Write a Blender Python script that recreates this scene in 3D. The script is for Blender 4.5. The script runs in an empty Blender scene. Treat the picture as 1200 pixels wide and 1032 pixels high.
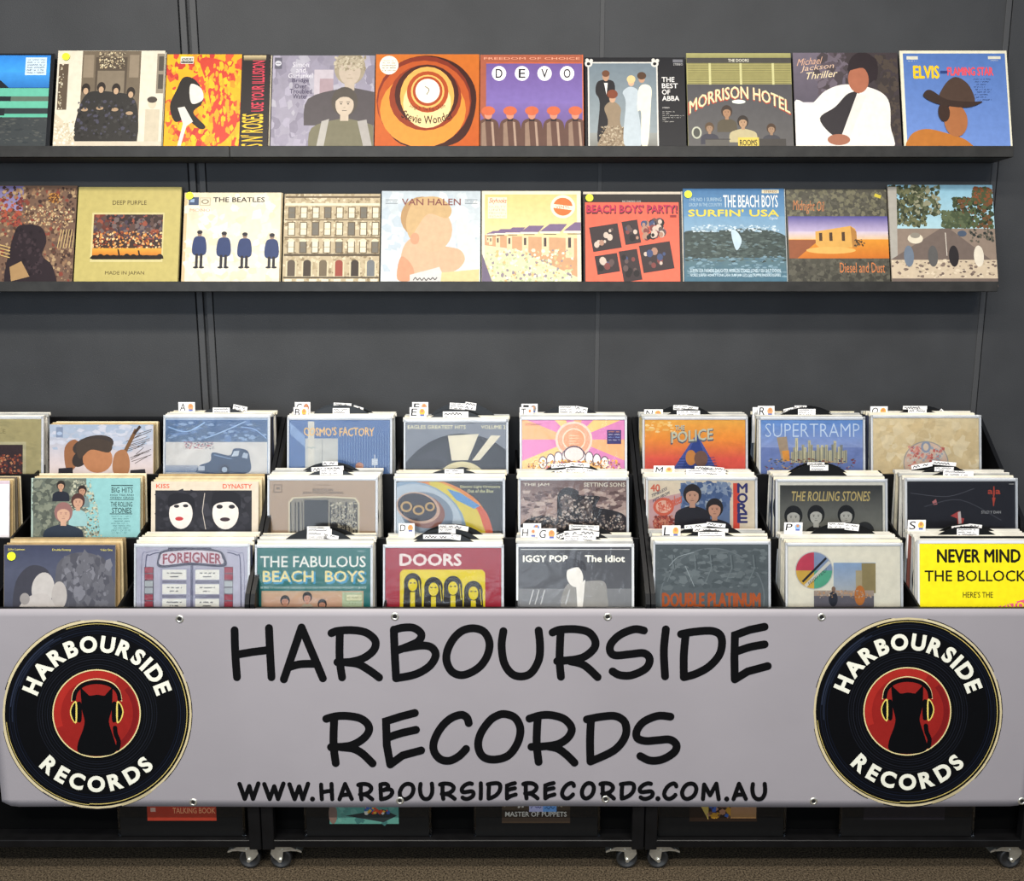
import bpy, math, random
from mathutils import Vector, Matrix
R_ = math.radians
sc = bpy.context.scene
C = sc.collection

# ------------------------------------------------------------------ camera, world, lights, exposure
CAM_D, CAM_H, PITCH, FPX = 2.75, 1.61, R_(9.4), 1000.0
cd = bpy.data.cameras.new('camera'); cam = bpy.data.objects.new('camera', cd); C.objects.link(cam)
cam.location = (0, -CAM_D, CAM_H); cam.rotation_euler = (R_(90) - PITCH, 0, 0)
cd.sensor_width = 36; cd.lens = 36 * FPX / 1200.0; cd.clip_start = 0.05
sc.camera = cam
sc.view_settings.view_transform = 'Standard'; sc.view_settings.look = 'None'
sc.view_settings.exposure = 0.28; sc.view_settings.gamma = 1.0; sc.view_settings.use_curve_mapping = False
world = bpy.data.worlds.new('room_ambient'); sc.world = world; world.use_nodes = True
world.node_tree.nodes['Background'].inputs[0].default_value = (0.62, 0.76, 1.0, 1)
world.node_tree.nodes['Background'].inputs[1].default_value = 0.27
def area(name, loc, rot, sx, sy, power, col):
    l = bpy.data.lights.new(name, 'AREA'); l.shape = 'RECTANGLE'; l.size = sx; l.size_y = sy
    l.energy = power; l.color = col
    o = bpy.data.objects.new(name, l); C.objects.link(o); o.location = loc; o.rotation_euler = rot
    return o
area('ceiling_lamp', (-1.25, -1.9, 3.5), (0, 0, 0), 1.5, 0.30, 62, (1.0, 0.92, 0.80))
area('ceiling_lamp', (0.95, -1.9, 3.5), (0, 0, 0), 1.5, 0.30, 48, (1.0, 0.93, 0.83))
area('ceiling_lamp', (-1.2, -3.3, 3.5), (0, 0, 0), 1.5, 0.35, 80, (1.0, 0.95, 0.86))
area('ceiling_lamp', (1.2, -3.3, 3.5), (0, 0, 0), 1.5, 0.35, 70, (1.0, 0.95, 0.87))
area('shop_window_light', (-1.2, -5.2, 1.75), (R_(80), 0, R_(-12)), 3.6, 1.8, 80, (0.80, 0.90, 1.0))

def at(px, py, Y):
    """photo pixel -> point on the upright plane Y metres in front of the wall"""
    a = (px - 600) / FPX; b = (516 - py) / FPX
    c, s = math.cos(PITCH), math.sin(PITCH)
    t = (CAM_D - Y) / (c + b * s)
    return a * t, CAM_H + t * (-s + b * c)

# ------------------------------------------------------------------ materials
def mat(name, col, rough=0.5, metal=0.0, spec=0.5, noise=0.0, nscale=40.0, bump=0.0, bscale=200.0, col2=None):
    m = bpy.data.materials.new(name); m.use_nodes = True; nt = m.node_tree; b = nt.nodes['Principled BSDF']
    b.inputs['Base Color'].default_value = (*col, 1); b.inputs['Roughness'].default_value = rough
    b.inputs['Metallic'].default_value = metal; b.inputs['Specular IOR Level'].default_value = spec
    tc = nt.nodes.new('ShaderNodeTexCoord')
    if noise or col2:
        n = nt.nodes.new('ShaderNodeTexNoise'); n.inputs['Scale'].default_value = nscale; n.inputs['Detail'].default_value = 6
        nt.links.new(tc.outputs['Object'], n.inputs['Vector'])
        r = nt.nodes.new('ShaderNodeValToRGB')
        c2 = col2 or tuple(min(1, c * (1 + noise)) for c in col); c1 = col if col2 else tuple(c * (1 - noise) for c in col)
        r.color_ramp.elements[0].position = 0.35; r.color_ramp.elements[0].color = (*c1, 1)
        r.color_ramp.elements[1].position = 0.65; r.color_ramp.elements[1].color = (*c2, 1)
        nt.links.new(n.outputs['Fac'], r.inputs['Fac']); nt.links.new(r.outputs['Color'], b.inputs['Base Color'])
    if bump:
        n2 = nt.nodes.new('ShaderNodeTexNoise'); n2.inputs['Scale'].default_value = bscale; n2.inputs['Detail'].default_value = 4
        nt.links.new(tc.outputs['Object'], n2.inputs['Vector'])
        bp = nt.nodes.new('ShaderNodeBump'); bp.inputs['Strength'].default_value = bump; bp.inputs['Distance'].default_value = 0.002
        nt.links.new(n2.outputs['Fac'], bp.inputs['Height']); nt.links.new(bp.outputs['Normal'], b.inputs['Normal'])
    return m
def hexl(h):
    h = h.lstrip('#'); out = []
    for i in (0, 2, 4):
        c = int(h[i:i+2], 16) / 255.0
        out.append(c / 12.92 if c <= 0.04045 else ((c + 0.055) / 1.055) ** 2.4)
    return tuple(out)
M = {}
M['wall'] = mat('charcoal_wall_paint', (0.040, 0.0415, 0.044), 0.6, spec=0.3, noise=0.10, nscale=5, bump=0.25, bscale=260)
M['batten'] = mat('charcoal_batten_paint', (0.056, 0.057, 0.059), 0.55, spec=0.3, bump=0.2, bscale=200)
M['shelf'] = mat('black_brown_shelf', (0.030, 0.029, 0.027), 0.42, spec=0.3, noise=0.15, nscale=30, bump=0.1)
M['black'] = mat('black_laminate', (0.005, 0.005, 0.0055), 0.36, spec=0.22, noise=0.2, nscale=20)
M['blackmatt'] = mat('black_board', (0.002, 0.002, 0.002), 0.8, spec=0.05)
M['carpet'] = mat('speckled_carpet', (0.012, 0.009, 0.006), 0.95, col2=(0.13, 0.10, 0.065), nscale=210, bump=1.0, bscale=300, spec=0.1)
M['card'] = mat('cream_cardboard', (0.62, 0.54, 0.38), 0.7, noise=0.12, nscale=60)
M['vinylblack'] = mat('black_divider_plastic', (0.006, 0.006, 0.006), 0.3, spec=0.3)
M['white'] = mat('white_label_paper', (0.82, 0.80, 0.78), 0.6)
M['metal'] = mat('zinc_plated_steel', (0.75, 0.74, 0.66), 0.32, metal=0.85, noise=0.1, nscale=90)
M['rubber'] = mat('black_rubber', (0.018, 0.018, 0.018), 0.5)
M['yellow'] = mat('yellow_sticker', hexl('#e6f01e'), 0.5)
M['banner'] = mat('silver_banner_vinyl', (0.305, 0.285, 0.305), 0.42, spec=0.3, noise=0.03, nscale=3, bump=0.5, bscale=7)
M['holeblack'] = mat('grommet_hole', (0.004, 0.004, 0.004), 0.8)
def ink_mat(name, rough, spec):
    m = bpy.data.materials.new(name); m.use_nodes = True; nt = m.node_tree; b = nt.nodes['Principled BSDF']
    a = nt.nodes.new('ShaderNodeAttribute'); a.attribute_name = 'ink'
    tc = nt.nodes.new('ShaderNodeTexCoord'); n = nt.nodes.new('ShaderNodeTexNoise'); n.inputs['Scale'].default_value = 55; n.inputs['Detail'].default_value = 5
    nt.links.new(tc.outputs['Object'], n.inputs['Vector'])
    mr = nt.nodes.new('ShaderNodeMapRange'); mr.inputs[1].default_value = 0.3; mr.inputs[2].default_value = 0.7
    mr.inputs[3].default_value = 0.86; mr.inputs[4].default_value = 0.97
    nt.links.new(n.outputs['Fac'], mr.inputs[0])
    vm = nt.nodes.new('ShaderNodeVectorMath'); vm.operation = 'SCALE'
    nt.links.new(a.outputs['Color'], vm.inputs[0]); nt.links.new(mr.outputs[0], vm.inputs['Scale'])
    nt.links.new(vm.outputs[0], b.inputs['Base Color'])
    b.inputs['Roughness'].default_value = rough; b.inputs['Specular IOR Level'].default_value = spec
    return m
M['ink'] = ink_mat('printed_ink', 0.42, 0.18)
M['inkbanner'] = ink_mat('banner_ink', 0.55, 0.1)
def film_mat(name, milk, rough):
    """clear polythene: transparent with a Fresnel gloss; milk = share of white haze"""
    m = bpy.data.materials.new(name); m.use_nodes = True; nt = m.node_tree; nt.nodes.clear()
    out = nt.nodes.new('ShaderNodeOutputMaterial'); tr = nt.nodes.new('ShaderNodeBsdfTransparent')
    tr.inputs[0].default_value = (0.975, 0.98, 0.985, 1)
    gl = nt.nodes.new('ShaderNodeBsdfGlossy'); gl.inputs['Roughness'].default_value = rough
    df = nt.nodes.new('ShaderNodeBsdfDiffuse'); df.inputs[0].default_value = (0.72, 0.73, 0.74, 1)
    fr = nt.nodes.new('ShaderNodeFresnel'); fr.inputs[0].default_value = 1.45
    tc = nt.nodes.new('ShaderNodeTexCoord'); n = nt.nodes.new('ShaderNodeTexNoise'); n.inputs['Scale'].default_value = 14; n.inputs['Detail'].default_value = 3
    n.inputs['Distortion'].default_value = 1.2
    nt.links.new(tc.outputs['Object'], n.inputs['Vector'])
    bp = nt.nodes.new('ShaderNodeBump'); bp.inputs['Strength'].default_value = 0.5; bp.inputs['Distance'].default_value = 0.004
    nt.links.new(n.outputs['Fac'], bp.inputs['Height'])
    for x in (gl, fr): nt.links.new(bp.outputs['Normal'], x.inputs['Normal'])
    m1 = nt.nodes.new('ShaderNodeMixShader'); m1.inputs[0].default_value = milk
    nt.links.new(tr.outputs[0], m1.inputs[1]); nt.links.new(df.outputs[0], m1.inputs[2])
    m2 = nt.nodes.new('ShaderNodeMixShader'); nt.links.new(fr.outputs[0], m2.inputs[0])
    nt.links.new(m1.outputs[0], m2.inputs[1]); nt.links.new(gl.outputs[0], m2.inputs[2])
    nt.links.new(m2.outputs[0], out.inputs[0]); return m
M['film'] = film_mat('clear_sleeve_film', 0.0, 0.14)
M['milky'] = film_mat('hazy_sleeve_edge', 0.88, 0.25)

# ------------------------------------------------------------------ mesh helpers
class MB:
    def __init__(s): s.v = []; s.f = []; s.sm = []
    def add(s, vs, fs, sm=False):
        o = len(s.v); s.v += [tuple(v) for v in vs]
        for f in fs: s.f.append([i + o for i in f]); s.sm.append(sm)
        return s
    def box(s, x0, x1, y0, y1, z0, z1, b=0.0):
        if x1 < x0: x0, x1 = x1, x0
        if y1 < y0: y0, y1 = y1, y0
        if b <= 0:
            vs = [(x, y, z) for x in (x0, x1) for y in (y0, y1) for z in (z0, z1)]
            return s.add(vs, [(0,1,3,2),(4,6,7,5),(0,4,5,1),(2,3,7,6),(0,2,6,4),(1,5,7,3)])
        # chamfered box
        vs = []; idx = {}
        for i, (x, sx) in enumerate(((x0, 1), (x1, -1))):
            for j, (y, sy) in enumerate(((y0, 1), (y1, -1))):
                for k, (z, sz) in enumerate(((z0, 1), (z1, -1))):
                    idx[i,j,k,0] = len(vs); vs.append((x, y + sy*b, z + sz*b))
                    idx[i,j,k,1] = len(vs); vs.append((x + sx*b, y, z + sz*b))
                    idx[i,j,k,2] = len(vs); vs.append((x + sx*b, y + sy*b, z))
        fs = []
        for i in (0, 1): fs.append([idx[i,0,0,0], idx[i,0,1,0], idx[i,1,1,0], idx[i,1,0,0]])
        for j in (0, 1): fs.append([idx[0,j,0,1], idx[0,j,1,1], idx[1,j,1,1], idx[1,j,0,1]])
        for k in (0, 1): fs.append([idx[0,0,k,2], idx[0,1,k,2], idx[1,1,k,2], idx[1,0,k,2]])
        for i in (0, 1):
            for j in (0, 1): fs.append([idx[i,j,0,0], idx[i,j,1,0], idx[i,j,1,1], idx[i,j,0,1]])
            for k in (0, 1): fs.append([idx[i,0,k,0], idx[i,1,k,0], idx[i,1,k,2], idx[i,0,k,2]])
        for j in (0, 1):
            for k in (0, 1): fs.append([idx[0,j,k,1], idx[1,j,k,1], idx[1,j,k,2], idx[0,j,k,2]])
        for i in (0, 1):
            for j in (0, 1):
                for k in (0, 1): fs.append([idx[i,j,k,0], idx[i,j,k,1], idx[i,j,k,2]])
        return s.add(vs, fs)
    def prism(s, prof, a0, a1, axis='x'):
        """prof: closed 2-D outline; axis x -> (y,z) outline, axis y -> (x,z) outline"""
        n = len(prof); mk = (lambda p, a: (a, p[0], p[1])) if axis == 'x' else (lambda p, a: (p[0], a, p[1]))
        vs = [mk(p, a0) for p in prof] + [mk(p, a1) for p in prof]
        fs = [list(range(n)), list(range(2*n - 1, n - 1, -1))] + [[i, (i+1) % n, n + (i+1) % n, n + i] for i in range(n)]
        return s.add(vs, fs)
    def cyl(s, cx, cz, r, y0, y1, n=24, cap=True):
        vs = [(cx + r*math.cos(2*math.pi*i/n), y, cz + r*math.sin(2*math.pi*i/n)) for y in (y0, y1) for i in range(n)]
        fs = [[i, (i+1) % n, n + (i+1) % n, n + i] for i in range(n)]
        s.add(vs, fs, True)
        if cap: s.add(vs, [list(range(n)), list(range(2*n - 1, n - 1, -1))])
        return s
    def ring(s, cx, cz, prof, n=32, fn=None):
        """lathe of (radius, y) points about the y axis through (cx, cz)"""
        k = len(prof); vs = []
        for i in range(n):
            a = 2*math.pi*i/n
            for r, y in prof: vs.append((cx + r*math.cos(a), y, cz + r*math.sin(a)))
        fs = [[i*k + j, ((i+1) % n)*k + j, ((i+1) % n)*k + (j+1) % k, i*k + (j+1) % k] for i in range(n) for j in range(k)]
        return s.add(vs, fs, True)
    def mesh(s, name, m):
        me = bpy.data.meshes.new(name); me.from_pydata(s.v, [], s.f)
        me.polygons.foreach_set('use_smooth', s.sm)
        me.materials.append(m)
        import bmesh
        b = bmesh.new(); b.from_mesh(me); bmesh.ops.remove_doubles(b, verts=b.verts, dist=1e-7); bmesh.ops.recalc_face_normals(b, faces=b.faces); b.to_mesh(me); b.free()
        me.update(); return me
    def build(s, name, m, parent=None, loc=None):
        return link(name, s.mesh(name, m), parent, loc)
def link(name, me, parent=None, loc=None, rot=None):
    o = bpy.data.objects.new(name, me); C.objects.link(o)
    if parent: o.parent = parent
    if loc: o.location = loc
    if rot: o.rotation_euler = rot
    return o
def tag(o, label=None, cat=None, group=None, kind=None):
    if label: o['label'] = label
    if cat: o['category'] = cat
    if group: o['group'] = group
    if kind: o['kind'] = kind
    return o

# ------------------------------------------------------------------ flat print (inks laid on covers, labels and the banner)
_txt = {}
def glyphs(s, bold):
    k = (s, bold)
    if k in _txt: return _txt[k]
    cu = bpy.data.curves.new('lettering', 'FONT'); cu.body = s; cu.size = 1; cu.offset = bold; cu.resolution_u = 5 if len(s) <= 3 else 2
    cu.space_line = 0.95
    o = bpy.data.objects.new('lettering', cu); C.objects.link(o)
    me = bpy.data.meshes.new_from_object(o.evaluated_get(bpy.context.evaluated_depsgraph_get()))
    vs = [(v.co.x, v.co.y) for v in me.vertices]; fs = [tuple(p.vertices) for p in me.polygons]
    C.objects.unlink(o); bpy.data.objects.remove(o); bpy.data.curves.remove(cu); bpy.data.meshes.remove(me)
    if not vs: vs = [(0, 0)]
    x0 = min(v[0] for v in vs); x1 = max(v[0] for v in vs); y0 = min(v[1] for v in vs); y1 = max(v[1] for v in vs)
    w = max(x1 - x0, 1e-6); h = max(y1 - y0, 1e-6)
    _txt[k] = ([((x - x0)/w, (y - y0)/h) for x, y in vs], fs, w/h)
    return _txt[k]
def smooth(pts, closed=False, n=5):
    out = []; L = len(pts)
    rng = range(L) if closed else range(L - 1)
    for i in rng:
        p1 = pts[i]; p2 = pts[(i+1) % L]
        p0 = pts[(i-1) % L] if (closed or i > 0) else p1
        p3 = pts[(i+2) % L] if (closed or i + 2 < L) else p2
        for k in range(n):
            t = k / n
            out.append(tuple(0.5*((2*p1[j]) + (-p0[j] + p2[j])*t + (2*p0[j] - 5*p1[j] + 4*p2[j] - p3[j])*t*t + (-p0[j] + 3*p1[j] - 3*p2[j] + p3[j])*t**3) for j in (0, 1)))
    if not closed: out.append(pts[-1])
    return out
def clip(poly, lo=(0.0, 0.0), hi=(1.0, 1.0)):
    for ax, lim, sg in ((0, lo[0], 1), (0, hi[0], -1), (1, lo[1], 1), (1, hi[1], -1)):
        out = []
        for i in range(len(poly)):
            a, b = poly[i-1], poly[i]
            ia = (a[ax] - lim)*sg >= -1e-9; ib = (b[ax] - lim)*sg >= -1e-9
            if ia != ib:
                t = (lim - a[ax]) / (b[ax] - a[ax])
                out.append((a[0] + (b[0]-a[0])*t, a[1] + (b[1]-a[1])*t))
            if ib: out.append(b)
        poly = out
        if len(poly) < 3: return []
    return poly
class Art:
    def __init__(s, clipped=True, seed=1):
        s.v = []; s.f = []; s.c = []; s.k = 0; s.clip = clipped; s.rng = random.Random(seed); s.fr(0, 0, 1, 1)
    def fr(s, x0, y0, w, h): s.x0, s.y0, s.w, s.h = x0, y0, w, h; return s
    def t(s, p): return ((p[0] - s.x0)/s.w, (p[1] - s.y0)/s.h)
    def poly(s, c, pts, cols=None, up=True):
        if up: s.k += 1
        q = [s.t(p) for p in pts]
        if s.clip and cols is None:
            q = clip(q)
            if not q: return
        o = len(s.v)
        for i, p in enumerate(q):
            s.v.append((p[0], p[1], s.k)); s.c.append(hexl(cols[i]) if cols else hexl(c))
        s.f.append(list(range(o, o + len(q))))
    P = poly
    def R(s, c, x0, y0, x1, y1): s.poly(c, [(x0, y0), (x1, y0), (x1, y1), (x0, y1)])
    def G(s, c0, c1, x0, y0, x1, y1):
        if s.clip:
            x0, x1 = max(x0, s.x0), min(x1, s.x0 + s.w); y0, y1 = max(y0, s.y0), min(y1, s.y0 + s.h)
            if x1 <= x0 or y1 <= y0: return
        s.poly(c0, [(x0, y0), (x1, y0), (x1, y1), (x0, y1)], [c0, c0, c1, c1])
    def E(s, c, cx, cy, rx, ry=None, n=24, a0=0, a1=360, rot=0):
        ry = ry or rx; pts = []; m = n if a1 - a0 >= 360 else n + 1; cr, sr = math.cos(R_(rot)), math.sin(R_(rot))
        for i in range(m):
            a = R_(a0 + (a1 - a0)*i/n); x, y = rx*math.cos(a), -ry*math.sin(a)
            pts.append((cx + x*cr - y*sr, cy + x*sr + y*cr))
        s.poly(c, pts)
    def L(s, c, w, pts, sm=False, closed=False, cap=False):
        """stroke of width w (frame units) along pts, mitred"""
        s.k += 1
        if sm: pts = smooth(pts, closed)
        if not closed:                                  # a sharp corner ends one stroke and starts the next
            for i in range(1, len(pts) - 1):
                u1 = Vector((pts[i][0] - pts[i-1][0], pts[i][1] - pts[i-1][1])); u2 = Vector((pts[i+1][0] - pts[i][0], pts[i+1][1] - pts[i][1]))
                if u1.length > 1e-9 and u2.length > 1e-9 and u1.normalized().dot(u2.normalized()) < 0.2:
                    s.L(c, w, pts[:i+1], cap=cap); s.L(c, w, pts[i:], cap=cap); return
        w2 = w / 2; n = len(pts); left = []; right = []
        for i in range(n):
            a = pts[i-1] if (i > 0 or closed) else pts[i]; b = pts[i]; d = pts[(i+1) % n] if (i < n-1 or closed) else pts[i]
            t1 = Vector((b[0]-a[0], b[1]-a[1])); t2 = Vector((d[0]-b[0], d[1]-b[1]))
            if t1.length < 1e-9: t1 = t2.copy()
            if t2.length < 1e-9: t2 = t1.copy()
            t1.normalize(); t2.normalize(); tt = t1 + t2
            if tt.length < 1e-6: tt = t1.copy()
            tt.normalize(); nr = Vector((-tt.y, tt.x)); cs = max(0.45, nr.dot(Vector((-t1.y, t1.x))))
            left.append((b[0] + nr.x*w2/cs, b[1] + nr.y*w2/cs)); right.append((b[0] - nr.x*w2/cs, b[1] - nr.y*w2/cs))
        for i in range(n if closed else n - 1):
            j = (i+1) % n
            s.poly(c, [left[i], left[j], right[j], right[i]], up=False)
        if cap and not closed:
            for (p, q) in ((pts[0], pts[1]), (pts[-1], pts[-2])):
                a = math.atan2(p[1]-q[1], p[0]-q[0])
                s.poly(c, [(p[0] + w2*math.cos(a + math.pi*(k/8 - 0.5)), p[1] + w2*math.sin(a + math.pi*(k/8 - 0.5))) for k in range(9)], up=False)
    def T(s, txt, x0, y0, x1, y1, c, bold=0.015, shear=0.0, warp=None):
        if s.clip and bold > 0.012:                     # heavy letters: the same glyphs laid down four times, a hair apart
            d = bold*0.95*abs(y1 - y0)
            for dx, dy in ((-d, 0), (d, 0), (0, -d), (0, d)): s.T(txt, x0 + dx, y0 + dy, x1 + dx, y1 + dy, c, 0.0, shear, warp); s.k -= 0.7
            return
        vs, fs, asp = glyphs(txt, bold); s.k += 1; o = len(s.v)
        for (x, y) in vs:
            X = x0 + (x1 - x0)*x + shear*(y1 - y0)*(y - 0.5); Y = y1 - (y1 - y0)*y
            if warp: X, Y = warp(X, Y)
            u = s.t((X, Y)); s.v.append((u[0], u[1], s.k)); s.c.append(hexl(c))
        for f in fs:
            q = [s.v[i + o][:2] for i in f]
            if s.clip and any(not (0 <= p[0] <= 1 and 0 <= p[1] <= 1) for p in q):
                q = clip(q)
                if q: b = len(s.v); s.v += [(p[0], p[1], s.k) for p in q]; s.c += [hexl(c)]*len(q); s.f.append(list(range(b, b + len(q))))
            else: s.f.append([i + o for i in f])
    def TV(s, txt, x0, y0, x1, y1, c, bold=0.02):
        """lettering read upwards along the y axis"""
        s.T(txt, 0, 0, 1, 1, c, min(bold, 0.012), warp=lambda X, Y: (x0 + (x1 - x0)*Y, y1 - (y1 - y0)*X))
    def S(s, cols, n, x0, y0, x1, y1, r0, r1, asp=1.0, cl=False):
        s.k += 1; n = int(n*2.6); r0 *= 0.6; r1 *= 0.64
        for i in range(n):
            x = s.rng.uniform(x0, x1); y = s.rng.uniform(y0, y1); r = s.rng.uniform(r0, r1); a = s.rng.uniform(0, 6.28); c = s.rng.choice(cols)
            m = s.rng.choice((4, 5, 6)); pts = []
            for k in range(m):
                q = r*s.rng.uniform(0.6, 1.2); pts.append((x + q*math.cos(a + 6.283*k/m), y + q*asp*math.sin(a + 6.283*k/m)))
            s.k += 0.06
            if cl: pts = clip(pts, (x0, y0), (x1, y1))
            if pts: s.poly(c, pts, up=False)
    def W(s, c, x0, y0, x1, y1, w=None):
        """a line of small handwriting too small to read"""
        h = (y1 - y0); n = max(4, int((x1 - x0) / (h*0.55))); w = w or h*0.22; seg = []
        for i in range(n + 1):
            if s.rng.random() < 0.14 and len(seg) > 1: s.L(c, w, seg); seg = []; continue
            seg.append((x0 + (x1-x0)*i/n, s.rng.uniform(y0, y0 + h*0.35) if i % 2 else s.rng.uniform(y1 - h*0.35, y1)))
        if len(seg) > 1: s.L(c, w, seg)
    def bust(s, cx, cy, r, skin, hair, coat, wide=2.0):
        """plain generic head and shoulders"""
        s.E(hair, cx, cy - r*0.15, r*1.12, r*1.25)
        s.P(coat, smooth([(cx - r*wide, cy + r*4), (cx - r*wide*0.92, cy + r*2.1), (cx - r*0.5, cy + r*1.35), (cx + r*0.5, cy + r*1.35), (cx + r*wide*0.92, cy + r*2.1), (cx + r*wide, cy + r*4)], n=4))
        s.R(skin, cx - r*0.35, cy + r*0.6, cx + r*0.35, cy + r*1.5)
        s.E(skin, cx, cy + r*0.12, r*0.78, r*0.98)
        if r > 15:
            for q in (-0.3, 0.3): s.E(hair, cx + q*r, cy + r*0.05, r*0.09, r*0.06, n=8); s.R(hair, cx + q*r - r*0.15, cy - r*0.14, cx + q*r + r*0.15, cy - r*0.09)
            s.R(hair, cx - r*0.2, cy + r*0.60, cx + r*0.2, cy + r*0.65); s.R(hair, cx - r*0.1, cy + r*0.36, cx + r*0.08, cy + r*0.39)
        s.P(hair, smooth([(cx - r*0.9, cy - r*0.1), (cx - r*0.5, cy - r*1.0), (cx + r*0.5, cy - r*1.0), (cx + r*0.9, cy - r*0.1), (cx + r*0.35, cy - r*0.5), (cx - r*0.35, cy - r*0.5)], True, 3))
    def build(s, name, mp, parent=None, mtl='ink', step=1e-5):
        """mp(u, v, lift) -> local point"""
        me = bpy.data.meshes.new(name); me.from_pydata([mp(u, v, k*step) for u, v, k in s.v], [], s.f)
        at_ = me.color_attributes.new('ink', 'FLOAT_COLOR', 'POINT')
        at_.data.foreach_set('color', [x for c in s.c for x in (*c, 1.0)])
        me.materials.append(M[mtl]); me.update()
        # every print faces the viewer side (-y)
        import bmesh
        b = bmesh.new(); b.from_mesh(me)
        fl = [f for f in b.faces if f.normal.y > 0]
        if fl: bmesh.ops.reverse_faces(b, faces=fl)
        b.to_mesh(me); b.free()
        return link(name, me, parent)

# ------------------------------------------------------------------ cover prints (plain generic pictures, real lettering)
# coordinates inside each function are those of a 3.75x enlargement of its stretch of the shelf or bins
def u_blue(a):
    a.R('#101318', -400, 0, 400, 600); a.G('#2f7fd0', '#3f9be6', -400, 72, 210, 150); a.G('#3f95dd', '#2a6fb4', -400, 150, 210, 222)
    a.R('#63b49a', -400, 224, 210, 262); a.R('#5a6a5c', -400, 262, 210, 284); a.R('#62b397', -400, 284, 210, 316)
    a.R('#30383a', -400, 316, 210, 342); a.R('#5cae92', -400, 342, 210, 358); a.R('#3b3f40', -400, 358, 210, 500)
    a.S(['#4a4c4a', '#33383a', '#50524e'], 60, -240, 360, 205, 480, 6, 26, 0.35)
    a.P('#1d2227', [(-240, 160), (-60, 160), (-4, 190), (32, 222), (-240, 222)]); a.R('#23282c', -240, 262, 44, 284); a.R('#23282c', -240, 316, 20, 350)
    a.R('#c9dbe8', 100, 82, 194, 164)
    for i in range(6): a.W('#33424c', 108, 90 + i*12, 186, 96 + i*12)
def u_door(a):
    a.R('#d9cfba', 240, 60, 720, 520); a.R('#6c5f4e', 350, 72, 610, 470); a.R('#51463a', 410, 100, 550, 470)
    a.R('#7d705e', 420, 160, 540, 460); a.R('#8b7c68', 356, 90, 402, 190); a.R('#8b7c68', 560, 90, 602, 190); a.R('#5a4c3d', 248, 130, 290, 332)
    a.R('#8a7f6e', 682, 84, 716, 260); a.R('#4c463e', 690, 96, 712, 160); a.R('#4c463e', 690, 176, 712, 240)
    a.S(['#c8b48e', '#4b3f33', '#9a8a70', '#d8cba8'], 70, 425, 78, 540, 150, 3, 8)
    a.P('#2c2a28', smooth([(335, 470), (345, 330), (380, 260), (440, 250), (500, 255), (570, 270), (605, 330), (600, 480), (470, 470)], True))
    for i, (x, y) in enumerate(((372, 246), (440, 240), (506, 246), (572, 262))):
        a.E('#2b241f', x, y - 6, 19, 24); a.E('#b99a7c', x, y + 4, 11, 14); a.E('#a98d70', x - 2, y + 85, 16, 8)
    a.S(['#3a3836', '#232120', '#454350'], 60, 345, 290, 600, 455, 5, 16)
    a.R('#c3b79f', 640, 330, 702, 480); a.E('#cdbfa5', 668, 305, 18, 22); a.E('#453d36', 668, 288, 22, 14)
    a.P('#cbbfa6', [(240, 345), (300, 400), (340, 480), (240, 490)]); a.P('#c9bda8', [(240, 470), (720, 470), (720, 520), (240, 520)])
    a.S(['#bcae94', '#e4dcc8'], 40, 245, 380, 330, 480, 4, 12); a.S(['#dcd2ba', '#b5a888'], 16, 250, 130, 270, 330, 3, 7)
def u_yellow(a):
    a.R('#e9a519', 722, 60, 1060, 520)
    a.S(['#c8402c', '#d4512c', '#b9352c'], 34, 725, 75, 1055, 485, 14, 42, 1.3); a.S(['#f0b41c', '#e58e1e'], 46, 735, 80, 1050, 485, 8, 26, 1.4)
    a.P('#c43e2c', smooth([(870, 100), (940, 95), (1000, 130), (960, 210), (1030, 300), (1040, 400), (960, 480), (930, 330), (900, 200)], True))
    a.S(['#efb01f', '#e39a20'], 40, 900, 120, 1050, 480, 6, 20, 2.0)
    a.P('#1e1a18', smooth([(770, 240), (800, 180), (850, 190), (890, 250), (885, 300), (850, 340), (905, 400), (880, 412), (820, 370), (770, 380), (745, 310)], True))
    a.P('#d9d2c6', smooth([(835, 210), (880, 230), (890, 280), (845, 300), (830, 260)], True)); a.P('#d5cec2', [(780, 318), (810, 312), (850, 380), (822, 400), (800, 488), (785, 488), (806, 390)])
    a.R('#d8d3c6', 784, 86, 842, 118); a.T('ADVISORY', 788, 92, 838, 106, '#26221f', 0.03); a.R('#26221f', 786, 108, 840, 115)
    a.R('#1f191b', 1056, 60, 1190, 520); a.G('#cdb98c', '#3c3126', 1064, 80, 1164, 104)
    a.TV('USE YOUR ILLUSION', 1104, 104, 1160, 334, '#d2384e', 0.03); a.TV("GUNS N' ROSES", 1062, 344, 1160, 560, '#e3b92c', 0.02)
    a.R('#15110f', 1062, 340, 1166, 346)
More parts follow.
